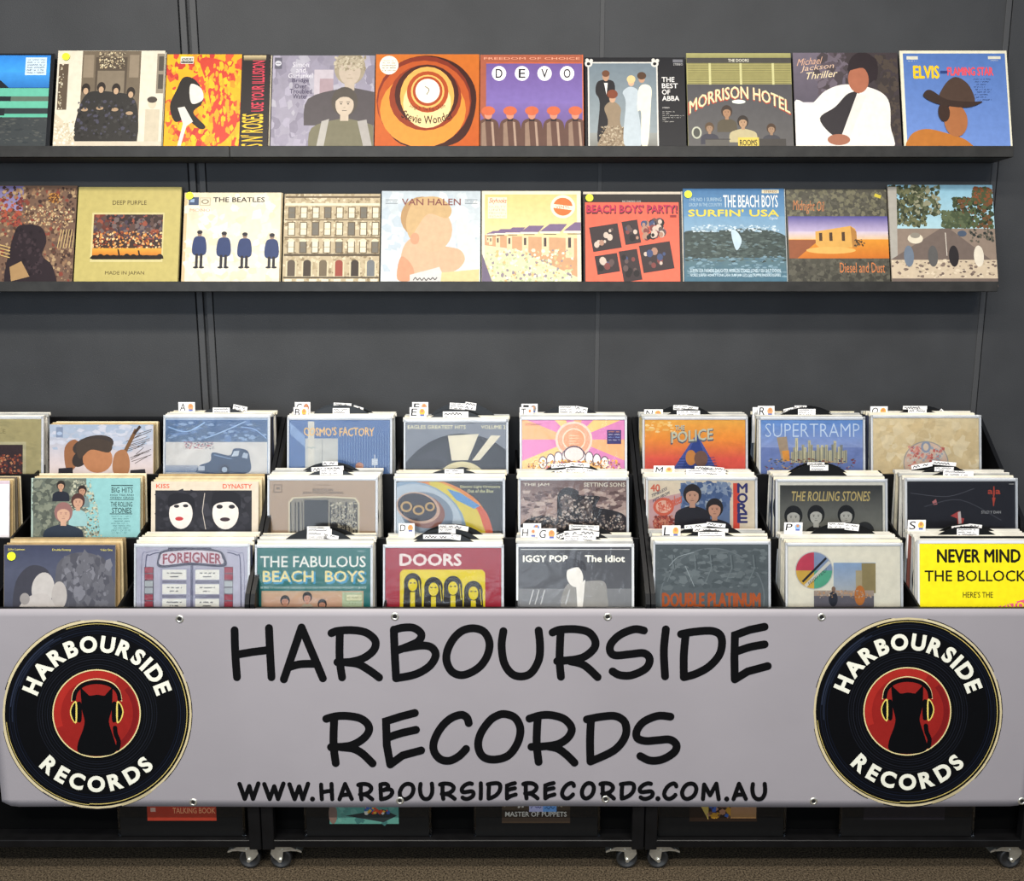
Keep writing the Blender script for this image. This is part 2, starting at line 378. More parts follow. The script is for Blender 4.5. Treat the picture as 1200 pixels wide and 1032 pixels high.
def u_grey(a):
    a.G('#8a8492', '#9c97a4', 20, 80, 490, 520); a.S(['#918b9a', '#a29cab', '#837d8c', '#a8a4ae'], 80, 30, 90, 480, 500, 14, 46, 1.4)
    a.R('#b8aeb4', 215, 150, 300, 290); a.R('#a08b90', 240, 190, 300, 260)
    a.bust(372, 150, 62, '#b7a795', '#9a8e78', '#4e484a', 3.2); a.S(['#a99d86', '#8c8069', '#bbb099'], 70, 306, 92, 440, 150, 5, 12)
    a.bust(352, 300, 52, '#bfae9a', '#4e4740', '#6f6a54', 3.0)
    a.P('#a9a49c', [(252, 380), (285, 370), (262, 500), (230, 500)]); a.P('#a29c96', [(410, 380), (450, 372), (478, 500), (440, 500)])
    for i, w in enumerate(('Simon', 'and', 'Garfunkel')): a.T(w, *((118, 190), (134, 176), (100, 208))[i][:1], 116 + i*25, ((190), (176), (208))[i], 138 + i*25, '#d6d2d8', 0.0)
    for i, (w, x0, x1) in enumerate((('Bridge', 118, 192), ('Over', 130, 182), ('Troubled', 108, 206), ('Water', 122, 188))): a.T(w, x0, 190 + i*23, x1, 211 + i*23, '#3f3650', 0.005)
    a.R('#5c5a66', 38, 96, 70, 146); a.E('#c4c2c8', 54, 122, 14, 12); a.L('#5c5a66', 3, [(44, 122), (64, 122)])
def u_orange(a):
    a.G('#c46a24', '#b7521c', 485, 80, 945, 520); a.P('#3a150e', smooth([(560, 150), (700, 88), (850, 130), (930, 250), (900, 420), (800, 490), (600, 480), (520, 350)], True))
    a.E('#7c2c18', 700, 290, 210, 200); a.E('#b4501f', 700, 300, 204, 190); a.E('#e08a34', 696, 330, 190, 165); a.E('#8a3417', 706, 275, 160, 146)
    a.E('#431a12', 712, 262, 142, 134); a.E('#e3a552', 714, 268, 120, 130); a.E('#f0cd92', 714, 300, 106, 110); a.E('#a8461d', 716, 250, 92, 92)
    a.E('#e9b060', 716, 248, 74, 74); a.E('#a5431c', 716, 247, 66, 66); a.E('#f2e6cf', 716, 246, 54, 54); a.L('#3b2b22', 3, [(704, 226), (722, 240), (712, 262)], True)
    wp = lambda X, Y: (716 + (Y - 150)*math.sin((X - 716)/(230.0)), 150 + (Y - 150)*math.cos((X - 716)/230.0))
    a.T('Stevie Wonder', 600, 356, 832, 392, '#2c140c', 0.015, warp=wp); a.T('Songs In The Key Of Life', 612, 318, 820, 340, '#3a1a10', 0.0, warp=wp)
    a.E('#efe6d2', 543, 131, 42, 42)
    for i in range(5): a.W('#6b5a48', 514, 108 + i*11, 574, 114 + i*11)
def u_purple(a):
    a.R('#d2653c', -220, 80, 240, 122); a.G('#6d5490', '#7c68a8', -220, 122, 236, 300); a.G('#7b66a4', '#4b3550', -220, 300, 236, 520)
    a.P('#a3583f', [(-217, 90), (-217, 340), (-190, 380), (-190, 124), (236, 124), (236, 84), (-217, 84)])
    a.T('FREEDOM OF CHOICE', -200, 96, 226, 106, '#e9a184', 0.0)
    a.R('#cf643b', -190, 120, 236, 123)
    for x, ch in ((-133, 'D'), (-31, 'E'), (69, 'V'), (169, 'O')):
        a.E('#eee9ea', x, 168, 32, 33); a.T(ch, x - 15, 148, x + 15, 188, '#1d1a1f', 0.01)
    for x in (-180, -84, 12, 108, 204):
        a.P('#5e4238', smooth([(x - 42, 500), (x - 46, 400), (x - 22, 370), (x + 22, 370), (x + 46, 400), (x + 42, 500)], True)); a.P('#8d7361', [(x - 30, 390), (x - 14, 380), (x - 6, 500), (x - 30, 500)])
        a.P('#a68b78', [(x + 12, 382), (x + 22, 384), (x + 30, 500), (x + 20, 500)]); a.R('#2a1c1e', x - 12, 366, x + 12, 380)
        a.E('#c7876d', x, 352, 17, 20); a.E('#c86440', x, 334, 30, 20)
def u_black(a):
    a.R('#15151a', 240, 80, 700, 520); a.R('#d8d3ca', 258, 114, 568, 520); a.G('#6f7c84', '#8d9698', 264, 120, 562, 430); a.G('#93958f', '#6e6a62', 264, 430, 562, 520)
    for x in (262, 556): a.E('#d8d3ca', x, 122, 17, 15); a.E('#15151a', x, 122, 8, 7); a.E('#d8d3ca', x - 6, 106, 8); a.E('#d8d3ca', x + 12, 108, 8)
    a.P('#1f1d20', smooth([(292, 250), (305, 200), (370, 200), (376, 260), (352, 300), (340, 470), (298, 465), (310, 300)], True)); a.E('#b48b6f', 338, 178, 15, 22); a.E('#6b432c', 338, 166, 17, 15)
    a.P('#e8e3db', [(330, 208), (346, 208), (340, 260)])
    a.P('#8e7b63', smooth([(330, 320), (365, 290), (402, 320), (400, 390), (440, 496), (300, 496), (345, 390)], True)); a.E('#c49a7b', 366, 278, 14, 18); a.E('#7a3f27', 366, 258, 24, 20); a.S(['#a3937b', '#6e5d49', '#b8a98f'], 60, 310, 400, 425, 490, 4, 9)
    a.P('#b5bfc4', smooth([(412, 250), (445, 225), (482, 245), (476, 300), (492, 480), (415, 480), (425, 300)], True)); a.E('#d0a98a', 450, 205, 14, 18); a.E('#d9c08a', 450, 192, 19, 18)
    a.P('#ece4cc', smooth([(482, 240), (505, 215), (538, 230), (536, 300), (520, 480), (492, 480), (492, 340), (476, 330)], True)); a.E('#b98f72', 497, 190, 14, 18); a.E('#503725', 497, 176, 20, 17)
    for i, w in enumerate(('THE', 'BEST', 'OF', 'ABBA')): a.T(w, 586, 182 + i*28, (642, 656, 622, 662)[i], 204 + i*28, '#ece8e2', 0.012)
    a.T('STEREO', 586, 316, 618, 322, '#c9c5be', 0.01)
    for i in range(6): a.W('#c9c5be', 586, 334 + i*9, (640, 616, 680, 672, 600, 636)[i], 339 + i*9)
    a.R('#6f6f74', 636, 104, 680, 118); a.T('STEREO', 638, 121, 680, 131, '#b7b5b2', 0.01)
def u_olive(a):
    a.G('#a6a068', '#8e8a54', 690, 70, 1160, 105); a.R('#55534b', 690, 104, 1160, 520); a.R('#a39b60', 690, 122, 1160, 216)
    for i in range(13): a.R('#6d6840', 700, 124 + i*7.2, 1156, 126.5 + i*7.2)
    for x in (798, 935, 1078): a.R('#c9c389', x - 5, 122, x + 5, 218)
    a.G('#4c4a4c', '#5d5a58', 690, 218, 1160, 520); a.R('#47443e', 690, 98, 1160, 121); a.T('THE DOORS', 880, 103, 972, 116, '#e5dfca', 0.015)
    wp = lambda X, Y: (926 + (X - 926)*1.0, Y + ((X - 926)/230.0)**2*72 - 0)
    a.T('MORRISON HOTEL', 700, 228, 1150, 284, '#a93e2c', 0.045, warp=wp); a.T('MORRISON HOTEL', 704, 226, 1148, 280, '#e6d6a6', 0.022, warp=wp)
    a.E('#e9ecd9', 922, 294, 30, 9); a.bust(868, 340, 22, '#a37b5c', '#3b2d25', '#544b3a', 2.0); a.bust(938, 385, 22, '#b18d6c', '#2f2721', '#b8ab83', 2.8)
    a.bust(790, 410, 18, '#9a7b60', '#57432f', '#3c3b44', 2.2); a.bust(1062, 415, 18, '#9a7b60', '#473324', '#403f44', 2.2)
    a.R('#3b3835', 770, 458, 880, 462); a.R('#403c38', 1000, 458, 1125, 520); a.R('#5a5650', 770, 462, 872, 520)
    a.R('#d6bb54', 914, 452, 1006, 500); a.T('ROOMS', 922, 462, 998, 488, '#2b261c', 0.02); a.E('#b8b8a4', 733, 431, 22, 27); a.E('#4a4a44', 733, 431, 15, 20)
def u_white(a):
    a.G('#6e6470', '#564f5a', 190, 76, 430, 300); a.R('#3f3638', 420, 76, 660, 520); a.S(['#463d40', '#564b52', '#6a5f68'], 60, 300, 90, 430, 330, 14, 40)
    a.S(['#4b4038', '#3a3230'], 60, 560, 90, 655, 490, 10, 30); a.G('#d6cfd2', '#e9e2d8', 190, 300, 430, 520)
    a.P('#e9e2d8', smooth([(190, 300), (260, 310), (330, 250), (420, 222), (540, 240), (606, 290), (610, 400), (590, 520), (190, 520)], True))
    a.P('#2e292c', smooth([(370, 320), (430, 262), (480, 262), (440, 350), (400, 440), (350, 440), (300, 370)], True)); a.P('#e3dad0', [(470, 260), (510, 270), (430, 450), (395, 440)])
    a.E('#2a2023', 500, 152, 66, 72); a.E('#a9674c', 478, 200, 46, 60); a.P('#2a2023', smooth([(430, 160), (480, 100), (560, 110), (560, 200), (530, 190), (500, 150)], True)); a.E('#a06850', 380, 462, 50, 24)
    for i, (w, x0, x1) in enumerate((('Michael', 212, 318), ('Jackson', 226, 372), ('Thriller', 244, 386))):
        a.T(w, x0, 96 + i*32, x1, 126 + i*32, ('#d8a98c', '#d9b79c', '#ecd8ae')[i], 0.0, 0.35, warp=lambda X, Y: (X, Y - (X - 300)*0.10 + 6))
def u_cowboy(a):
    a.R('#e3dcc2', 660, 76, 1150, 520); a.G('#5273b0', '#6f8cc8', 678, 98, 1132, 520)
    a.R('#d9d4c0', 694, 110, 744, 124); a.R('#d9d4c0', 1056, 110, 1112, 122); a.W('#d9d4c0', 700, 128, 738, 133); a.W('#d9d4c0', 1066, 126, 1100, 130)
    a.T('ELVIS', 722, 152, 834, 204, '#eec31e', 0.05); a.T('FLAMING STAR', 872, 158, 1074, 192, '#e0525c', 0.05); a.R('#2c3f74', 840, 172, 872, 184)
    for i in range(9): a.W('#232a48', 985 + (i % 3)*6, 206 + i*11, 1062 - (i % 4)*9, 211 + i*11)
    a.P('#b5702f', smooth([(690, 520), (690, 450), (760, 420), (860, 440), (940, 470), (960, 520)], True)); a.E('#a5683f', 895, 385, 52, 68)
    a.E('#3b2a22', 845, 350, 26, 40)
    a.P('#4c3a30', smooth([(830, 310), (850, 240), (905, 200), (965, 240), (975, 320)], True)); a.P('#3a2b24', smooth([(760, 270), (790, 255), (860, 295), (960, 305), (1018, 305), (950, 330), (830, 318), (765, 290)], True))
def l_brown(a):
    a.R('#6e5546', -140, 70, 335, 540); a.G('#6b648e', '#8f86a8', -140, 84, 90, 190)
    a.S(['#8c6c52', '#503a30', '#a58a68', '#3b2b28', '#7c4034', '#5e4a40', '#93785c'], 330, -100, 90, 325, 500, 6, 18); a.S(['#8e4238', '#a1503c', '#6b3230'], 60, -90, 130, 90, 250, 6, 16)
    a.S(['#b89a70', '#c9b48c', '#9f6a4c'], 60, 100, 170, 320, 250, 4, 9); a.E('#5c3a26', 228, 135, 22, 22); a.S(['#b07838', '#c08a44'], 18, 205, 112, 252, 158, 3, 6)
    a.P('#2b2226', smooth([(60, 290), (110, 250), (180, 262), (205, 320), (190, 380), (240, 430), (250, 540), (40, 540)], True)); a.S(['#3b2f33', '#241c20'], 24, 70, 270, 190, 470, 8, 18)
    a.P('#a08058', [(50, 430), (100, 405), (140, 470), (60, 490)])
    for i in range(6): a.L('#c9ae78', 3, [(255 + i*13, 350), (268 + i*12, 270)], cap=False)
    for i in range(4): a.L('#c2a468', 4, [(-60, 320 + i*14), (48, 348 + i*14)])
def l_tan(a):
    a.R('#b6a866', 325, 50, 795, 540); a.R('#c9bd86', 398, 178, 718, 402); a.R('#3a2a26', 406, 186, 712, 391)
    a.G('#6e3328', '#43302c', 406, 186, 500, 300); a.S(['#8c4a38', '#55403a', '#6a5b58', '#463a44', '#2c2224'], 90, 406, 186, 712, 300, 8, 24, 1.0, True)
    a.S(['#d08c46', '#c8a070', '#b96a34', '#e0c08c', '#7c3a26'], 90, 406, 262, 712, 345, 4, 12, 1.0, True); a.G('#d59c3e', '#c07428', 406, 340, 712, 372)
    for i in range(11): a.E('#1d1512', 415 + i*29, 388, 17, 15 + (i*7 % 9), a0=0, a1=180)
    a.L('#1d1512', 7, [(530, 388), (520, 345)]); a.L('#1d1512', 7, [(620, 388), (610, 350)])
    a.T('DEEP PURPLE', 486, 122, 636, 142, '#4a3c22', -0.004); a.T('MADE IN JAPAN', 468, 444, 640, 464, '#4a3c22', -0.004)
def l_cream(a):
    a.G('#d9cdb4', '#e2d8bf', 800, 60, 1240, 540); a.R('#cdb28a', 800, 60, 816, 540); a.S(['#e2d9c4', '#d6c9ad', '#e8e0cc'], 60, 820, 80, 1230, 480, 18, 50)
    a.T('THE BEATLES', 930, 97, 1158, 119, '#1d1a1a', 0.03); a.R('#3c4a66', 822, 96, 866, 134); a.R('#8fa4c0', 828, 104, 846, 120)
    a.R('#b5a98e', 870, 98, 918, 136); a.R('#d9cfb6', 874, 102, 914, 132); a.E('#857a64', 894, 117, 17, 11); a.E('#d9cfb6', 894, 117, 11, 7); a.T('MONO', 828, 150, 918, 164, '#c98f74', 0.0)
    # four plain dark coats
    for x, h in ((876, 262), (984, 268), (1076, 272), (1196, 276)):
        a.P('#2b3a63', smooth([(x - 26, h + 30), (x, h + 16), (x + 26, h + 30), (x + 28, h + 100), (x - 28, h + 100)], True)); a.E('#8b7464', x, h + 6, 10, 12); a.E('#23202a', x, h - 2, 12, 9)
        a.R('#26252c', x - 16, h + 98, x - 4, 424); a.R('#26252c', x + 4, h + 98, x + 16, 424); a.E('#23222a', x - 13, 424, 12, 5); a.E('#23222a', x + 13, 424, 12, 5)
def l_facade(a):
    a.R('#b6a586', 80, 90, 512, 540); a.S(['#c9ba9b', '#9d8c6e', '#8a795c', '#d0c2a4', '#a89776'], 260, 82, 100, 508, 490, 6, 18)
    a.R('#5c4d3b', 86, 108, 506, 116); a.R('#e0d3b6', 86, 140, 506, 150); a.R('#6f6048', 86, 212, 506, 217); a.R('#6f6048', 86, 290, 506, 296); a.R('#4f4333', 86, 366, 506, 376)
    for r, (y0, y1) in enumerate(((160, 205), (228, 282), (312, 360))):
        for i in range(8):
            x = 104 + i*53
            a.R('#5f503c', x - 4, y0 - 4, x + 29, y1 + 3); a.R('#e2d6b8' if (i + r) % 3 else '#6b665c', x, y0, x + 25, y1); a.L('#75654c', 2, [(x, (y0 + y1)/2), (x + 25, (y0 + y1)/2)])
            if r == 2: a.E('#d9ccac', x + 12, y0, 16, 12, a0=0, a1=180)
    for i in range(6):
        x = 120 + i*70; c = ('#55493e', '#3c3128', '#6a5c48', '#8e3f33', '#352b24', '#6b6e70')[i]
        a.R('#cbbd9c', x - 24, 398, x + 24, 470); a.R(c, x - 17, 408, x + 17, 466); a.E(c, x, 408, 17, 15, a0=0, a1=180)
    a.R('#4d4131', 86, 468, 506, 474)
    for i in range(8): a.R('#e0d5bc', 92 + i*54, 478, 124 + i*54, 500)
def l_baby(a):
    a.G('#b9c3c9', '#cfd2d0', 505, 84, 950, 540); a.S(['#c6cdd0', '#b5c0c8', '#d3d6d4'], 40, 515, 95, 940, 430, 20, 50)
    a.P('#dcd7cc', smooth([(845, 215), (890, 220), (925, 300), (918, 420), (860, 440), (850, 330)], True))
    a.P('#d9a888', smooth([(600, 400), (620, 320), (680, 290), (780, 330), (860, 350), (880, 400), (820, 450), (640, 480)], True)); a.P('#c9906f', smooth([(585, 480), (600, 380), (650, 420), (655, 480)], True))
    a.E('#ad8a5f', 690, 205, 94, 92); a.E('#dcaa88', 735, 262, 90, 98); a.P('#c2a274', smooth([(620, 220), (660, 130), (760, 115), (820, 165), (800, 210), (720, 190), (670, 250), (640, 300)], True))
    a.E('#cf9373', 660, 300, 20, 26); a.P('#cdc9c4', [(640, 460), (770, 425), (790, 470), (760, 540), (640, 540)]); a.P('#d2c08c', [(780, 450), (945, 435), (945, 540), (770, 540)])
    a.T('VAN HALEN', 600, 122, 862, 152, '#7d4a45', 0.012)
    for x0, x1 in ((528, 582), (880, 936)): a.R('#7f868c', x0, 126, x1, 129); a.W('#7f868c', x0, 132, x1, 139); a.R('#7f868c', x0, 142, x1, 145)
    a.W('#4a4644', 655, 470, 760, 486, 4)
def l_roofs(a):
    a.R('#e4dac0', -215, 90, 228, 540); a.G('#dfc27e', '#e6d09a', -196, 105, 212, 300); a.P('#cfd2a8', [(-196, 330), (212, 400), (212, 540), (-196, 540)])
    a.P('#c79a74', [(-196, 285), (212, 300), (212, 470), (-50, 350), (-196, 330)])
    for i in range(7):
        x = -190 + i*i*9.5; w = 26 + i*11; h = 8 + i*5; y = 282 - i*2.5
        a.P('#776382', [(x, y), (x + w*0.55, y - h), (x + w*1.5, y - h), (x + w*1.15, y)]); a.R('#e9ddc8', x, y, x + w*1.1, y + 4 + i)
        a.R('#3d3434', x + w*0.2, y + 6 + i, x + w*0.9, y + 9 + i); a.R('#dfc7a0', x + w*0.1, y + 10 + i*2, x + w*0.5, y + 35 + i*14); a.R('#4a4040', x + w*0.22, y + 18 + i*2, x + w*0.36, y + 26 + i*8)
    a.S(['#efe8cc', '#b4bd92', '#d9b27c', '#94868e', '#e8e0c0', '#c3c99c'], 110, -190, 350, 190, 490, 5, 15); a.P('#6f6478', [(-212, 355), (-145, 540), (-212, 540)])
    a.R('#ece2c2', -182, 118, -98, 212); a.T('Skyhooks', -176, 122, -100, 150, '#c8503c', 0.01, 0.2)
    for i in range(4): a.T(('GUILTY', 'UNTIL', 'PROVEN', 'INSANE')[i], -178, 156 + i*14, -102, 165 + i*14, '#a89e86', -0.005)
    a.E('#efe3c8', 150, 160, 55, 52); a.E('#e2703a', 150, 160, 43, 40); a.P('#efe3c8', [(104, 148), (196, 158), (194, 176), (102, 164)]); a.T('VINYL', 118, 154, 182, 168, '#b35a36', 0.0)
def l_party(a):
    a.R('#221d1c', 228, 78, 676, 540); a.R('#cbbfae', 236, 84, 672, 95); a.R('#26201e', 240, 95, 668, 132); a.T('RECORDED LIVE', 412, 124, 494, 131, '#cfc7bb', 0.0)
    a.G('#e0604a', '#e76a50', 246, 132, 662, 540)
    a.T("BEACH BOYS' PARTY!", 254, 146, 656, 184, '#3c1d20', 0.05); a.T("BEACH BOYS' PARTY!", 254, 143, 652, 178, '#b5264a', 0.035)
    def tile(cx, cy, w, h, seed):
        c, s_ = math.cos(R_(-9)), math.sin(R_(-9)); q = lambda x, y: (cx + x*c - y*s_, cy + x*s_ + y*c)
        a.P('#352a2c', [q(-w/2, -h/2), q(w/2, -h/2), q(w/2, h/2), q(-w/2, h/2)])
        rn = random.Random(seed)
        for i in range(9):
            x, y = rn.uniform(-w*0.34, w*0.34), rn.uniform(-h*0.3, h*0.3); r = rn.uniform(6, 15); p = q(x, y)
            a.E(rn.choice(['#a9806c', '#3e4c70', '#1c1719', '#c9b6a6', '#5c4a48', '#7a3f3c']), p[0], p[1], r, r*1.2, n=9)
    tile(335, 292, 128, 112, 1); tile(450, 268, 70, 106, 2); tile(342, 410, 100, 84, 3); tile(444, 418, 82, 140, 4); tile(560, 380, 138, 124, 5)
    for i in range(3):
        for j in range(3): tile(512 + i*32 + j*4, 232 + j*27 - i*5, 27, 22, 7 + i*3 + j)
    a.R('#8a2f33', 622, 190, 650, 200)
def l_wave(a):
    a.G('#3f6f9c', '#5f8aac', 676, 72, 1132, 200); a.G('#6f96b4', '#88a5b8', 676, 200, 1132, 300); a.R('#cfc8ac', 1030, 80, 1106, 96); a.T('STEREO', 1040, 83, 1098, 93, '#8a5c34', 0.02)
    a.P('#3a4643', smooth([(670, 285), (730, 262), (850, 262), (960, 252), (1060, 262), (1140, 300), (1140, 400), (670, 400)], True)); a.G('#566f74', '#3d6a80', 676, 385, 1132, 540)
    a.S(['#46534f', '#2f3a38', '#55625e', '#5c6e70'], 120, 690, 275, 1120, 400, 8, 26, 0.4); a.S(['#c7d5dc', '#a3bac8', '#8aa4b4'], 50, 720, 240, 1100, 268, 6, 18, 0.5)
    a.P('#b9ccd6', smooth([(890, 262), (915, 268), (935, 310), (912, 352), (895, 310)], True)); a.S(['#6c8894', '#4c6b7a', '#7a97a4'], 80, 690, 380, 1120, 470, 8, 26, 0.35)
    a.T('THE BEACH BOYS', 858, 104, 1100, 160, '#e4e6e2', 0.01); a.T("SURFIN' USA", 702, 170, 1102, 200, '#dcc54a', 0.05)
    a.T('THE NO 1 SURFING', 704, 116, 850, 132, '#a9c1d0', 0.0); a.T('GROUP IN THE COUNTRY', 704, 140, 852, 156, '#a9c1d0', 0.0); a.T('Capitol', 1060, 202, 1096, 218, '#d6dee2', 0.0, 0.3)
    for i in range(2): a.T(('SURFIN USA FARMERS DAUGHTER MISIRLOU STOKED LONELY SEA SHUT DOWN', 'NOBLE SURFER HONKY TONK LANA SURF JAM LETS GO TRIPPIN FINDERS KEEPERS')[i], 704, 434 + i*22, 1102, 450 + i*22, '#c6d8e0', 0.01)
def l_desert(a):
    a.R('#4f4c42', 155, 60, 612, 540); a.S(['#5a574b', '#48463c', '#66624f', '#716d58'], 150, 160, 70, 605, 190, 8, 24); a.S(['#5a574b', '#48463c', '#3c3a33'], 120, 160, 390, 605, 490, 8, 24)
    a.G('#4f4a8c', '#b7a8c4', 165, 192, 607, 262); a.G('#c9bccc', '#d9b88c', 165, 262, 607, 298); a.G('#d88f30', '#c06a24', 165, 298, 607, 385); a.P('#8e5234', [(165, 300), (300, 300), (200, 385), (165, 385)])
    a.P('#d2a052', [(284, 262), (440, 236), (462, 250), (462, 335), (300, 335), (284, 320)]); a.P('#a9773c', [(440, 236), (466, 262), (466, 335), (446, 335)])
    for x in (300, 345, 400): a.R('#4a3524', x, 268 - (x - 300)*0.04, x + 14, 305)
    a.E('#d9a95a', 350, 348, 110, 16); a.S(['#5e4a30', '#3c3022'], 10, 456, 300, 500, 330, 4, 9)
    a.T('Midnight Oil', 190, 116, 326, 178, '#c47d4e', -0.004, 0.1, warp=lambda X, Y: (X, Y + (X - 190)*0.05)); a.T('Diesel and Dust', 386, 404, 584, 450, '#cc7a46', 0.0)
    a.P('#c9b740', [(556, 86), (584, 96), (578, 110), (550, 100)])
def l_road(a):
    a.G('#87b4c8', '#a9c9d0', 605, 66, 1080, 270); a.P('#8b7a6c', [(605, 262), (1080, 262), (1080, 540), (605, 540)])
    for cols, x0, y0, x1, y1, n in ((['#3f4632', '#2f3426', '#55593e', '#6b6b4c'], 612, 76, 770, 250, 150), (['#565c42', '#8c8a70', '#3a3f2c'], 720, 78, 838, 200, 60), (['#3b4430', '#2c3324', '#4f5a3c', '#6b4a30'], 900, 130, 1072, 255, 130), (['#7d4c30', '#4b5136'], 990, 85, 1072, 150, 50), (['#47513a', '#5b6448'], 845, 190, 960, 255, 50)):
        a.S(cols, n, x0, y0, x1, y1, 8, 22)
    a.P('#a7a298', [(605, 80), (650, 80), (640, 400), (605, 420)]); a.P('#6e6058', [(835, 262), (875, 262), (1080, 420), (1080, 540), (605, 540), (605, 400)])
    a.L('#d9cfc0', 3, [(856, 280), (858, 380)]); a.E('#d8cdb6', 722, 306, 34, 22); a.E('#8d8578', 722, 292, 22, 12); a.E('#4a5668', 930, 284, 20, 13); a.S(['#2f3330', '#5c584c'], 16, 960, 265, 1068, 320, 6, 14)
    a.R('#c6b49a', 605, 398, 1080, 478); a.S(['#7c6b60', '#b9a88e', '#d4c4aa', '#695a52'], 46, 612, 402, 1070, 474, 8, 20, 0.6)
    for x, c in ((690, '#6b7684'), (796, '#5a5856'), (888, '#2b2728'), (998, '#d9cfbc')): a.E(c, x, 382, 22, 46)

def b_beige(a):
    a.R('#b5a878', -300, 100, 200, 700); a.R('#c8be96', -160, 215, 116, 520); a.R('#43302f', -150, 228, 102, 520); a.S(['#c06a44', '#8c3f30', '#d29468', '#5c3a38'], 60, -80, 270, 100, 360, 5, 13); a.T('PURPLE', -80, 160, 26, 178, '#8c8058', -0.004)
def b_guitar(a):
    a.G('#94a4b8', '#c3b7b8', 210, 130, 700, 300); a.G('#c3b7b8', '#dcc0a0', 210, 300, 700, 700); a.S(['#a9b0c0', '#b7b9c4', '#9aa6b8'], 40, 220, 145, 660, 250, 20, 50, 0.5)
    a.R('#76839a', 246, 150, 276, 196); a.E('#9cacc4', 261, 178, 12, 8)
    for i in range(16): a.L('#4e4440', 2.5, [(640 + a.rng.uniform(-20, 30), 160 + i*8), (560 + a.rng.uniform(-20, 40), 190 + i*8)])
    a.P('#8a5c3e', smooth([(285, 240), (330, 205), (370, 260), (320, 340), (290, 330)], True)); a.E('#3a322e', 410, 232, 92, 44, rot=-12); a.E('#332b28', 352, 290, 40, 30, rot=-50); a.E('#a8724e', 430, 290, 66, 62)
    a.P('#41362e', smooth([(340, 220), (420, 200), (490, 220), (480, 262), (400, 250), (350, 290)], True)); a.L('#6b4c30', 16, [(530, 300), (600, 160)]); a.L('#3b2c22', 12, [(590, 180), (618, 146)])
    a.P('#9a6a48', smooth([(505, 270), (550, 250), (572, 300), (560, 360), (500, 350)], True)); a.P('#262329', [(258, 332), (320, 328), (330, 500), (250, 500)]); a.P('#262329', [(575, 340), (640, 335), (660, 500), (560, 500)])
def b_truck(a):
    a.R('#aebfd4', 720, 100, 1182, 700); a.G('#4c6a94', '#5d7490', 728, 118, 1176, 216); a.R('#d8d3cc', 728, 216, 1176, 700)
    a.S(['#6a87b2', '#8ba4c4', '#4a6690', '#5b718e'], 60, 740, 124, 1170, 210, 10, 34, 0.4)
    a.L('#9fc0e4', 5, [(740, 150), (820, 170), (900, 130)], True); a.L('#a9c6e6', 4, [(900, 200), (980, 170), (1080, 125)], True); a.L('#93b2dc', 4, [(1060, 150), (1120, 160), (1172, 200)], True)
    a.S(['#5a5a6c', '#7c7c8c', '#b44c5a'], 60, 812, 214, 940, 246, 3, 7, 0.6); a.G('#aeb0b8', '#7486a0', 728, 318, 870, 350)
    a.P('#3c4f6c', smooth([(864, 340), (880, 318), (925, 300), (935, 262), (1010, 275), (1030, 245), (1085, 252), (1100, 290), (1095, 350), (980, 358), (870, 352)], True))
    a.P('#c4cdd6', [(1030, 256), (1054, 254), (1048, 278), (1018, 280)]); a.P('#b4c0ce', [(1072, 262), (1092, 268), (1088, 290), (1064, 284)]); a.E('#2a3850', 988, 338, 26, 24); a.E('#aab8c8', 988, 338, 12, 12); a.L('#7f97b8', 4, [(940, 272), (1020, 292)]); a.R('#b9bfc8', 872, 322, 900, 342)
def b_corrug(a):
    a.G('#5a78a8', '#4f70a0', 140, 115, 592, 700)
    for i in range(40): a.R(('#6c8ab8', '#4a6896')[i % 2], 362 + i*5.8, 190 - (i % 3)*8, 364.5 + i*5.8, 700)
    a.R('#c6c4bc', 216, 200, 360, 700); a.R('#d2cdc0', 228, 125, 256, 330); a.R('#9c9c98', 290, 205, 293, 700); a.P('#8aa4c8', [(150, 130), (215, 190), (215, 240), (150, 180)])
    a.T("COSMO'S FACTORY", 210, 152, 520, 188, '#f0c37a', 0.03, warp=lambda X, Y: (X, Y + 3*math.sin(X*0.14))); a.R('#cfd4d8', 510, 290, 536, 318); a.R('#cfd4d8', 521, 272, 525, 340); a.E('#c98c6c', 456, 322, 18, 16); a.W('#99aaaa', 222, 236, 262, 246)
def b_disc(a):
    a.G('#8b8f98', '#74767e', 660, 130, 1102, 700); a.E('#2f2f37', 905, 560, 330, 382, n=40); 
    for i in range(9): a.L('#5c5c66', 2, [(690 + i*16, 300 - i*2), (840, 215 + i*14)], False)
    a.P('#ece2c8', [(843, 188), (980, 180), (932, 296), (860, 298)]); a.P('#ece2c8', [(1034, 186), (1076, 188), (984, 296), (950, 298)])
    a.E('#e9dcae', 905, 390, 108, 88, n=36); a.E('#3a3a40', 905, 400, 70, 74, n=30)
    a.T('EAGLES GREATEST HITS', 666, 142, 922, 158, '#e8e0bc', 0.03); a.T('VOLUME 2', 990, 142, 1098, 158, '#e8e0bc', 0.03)
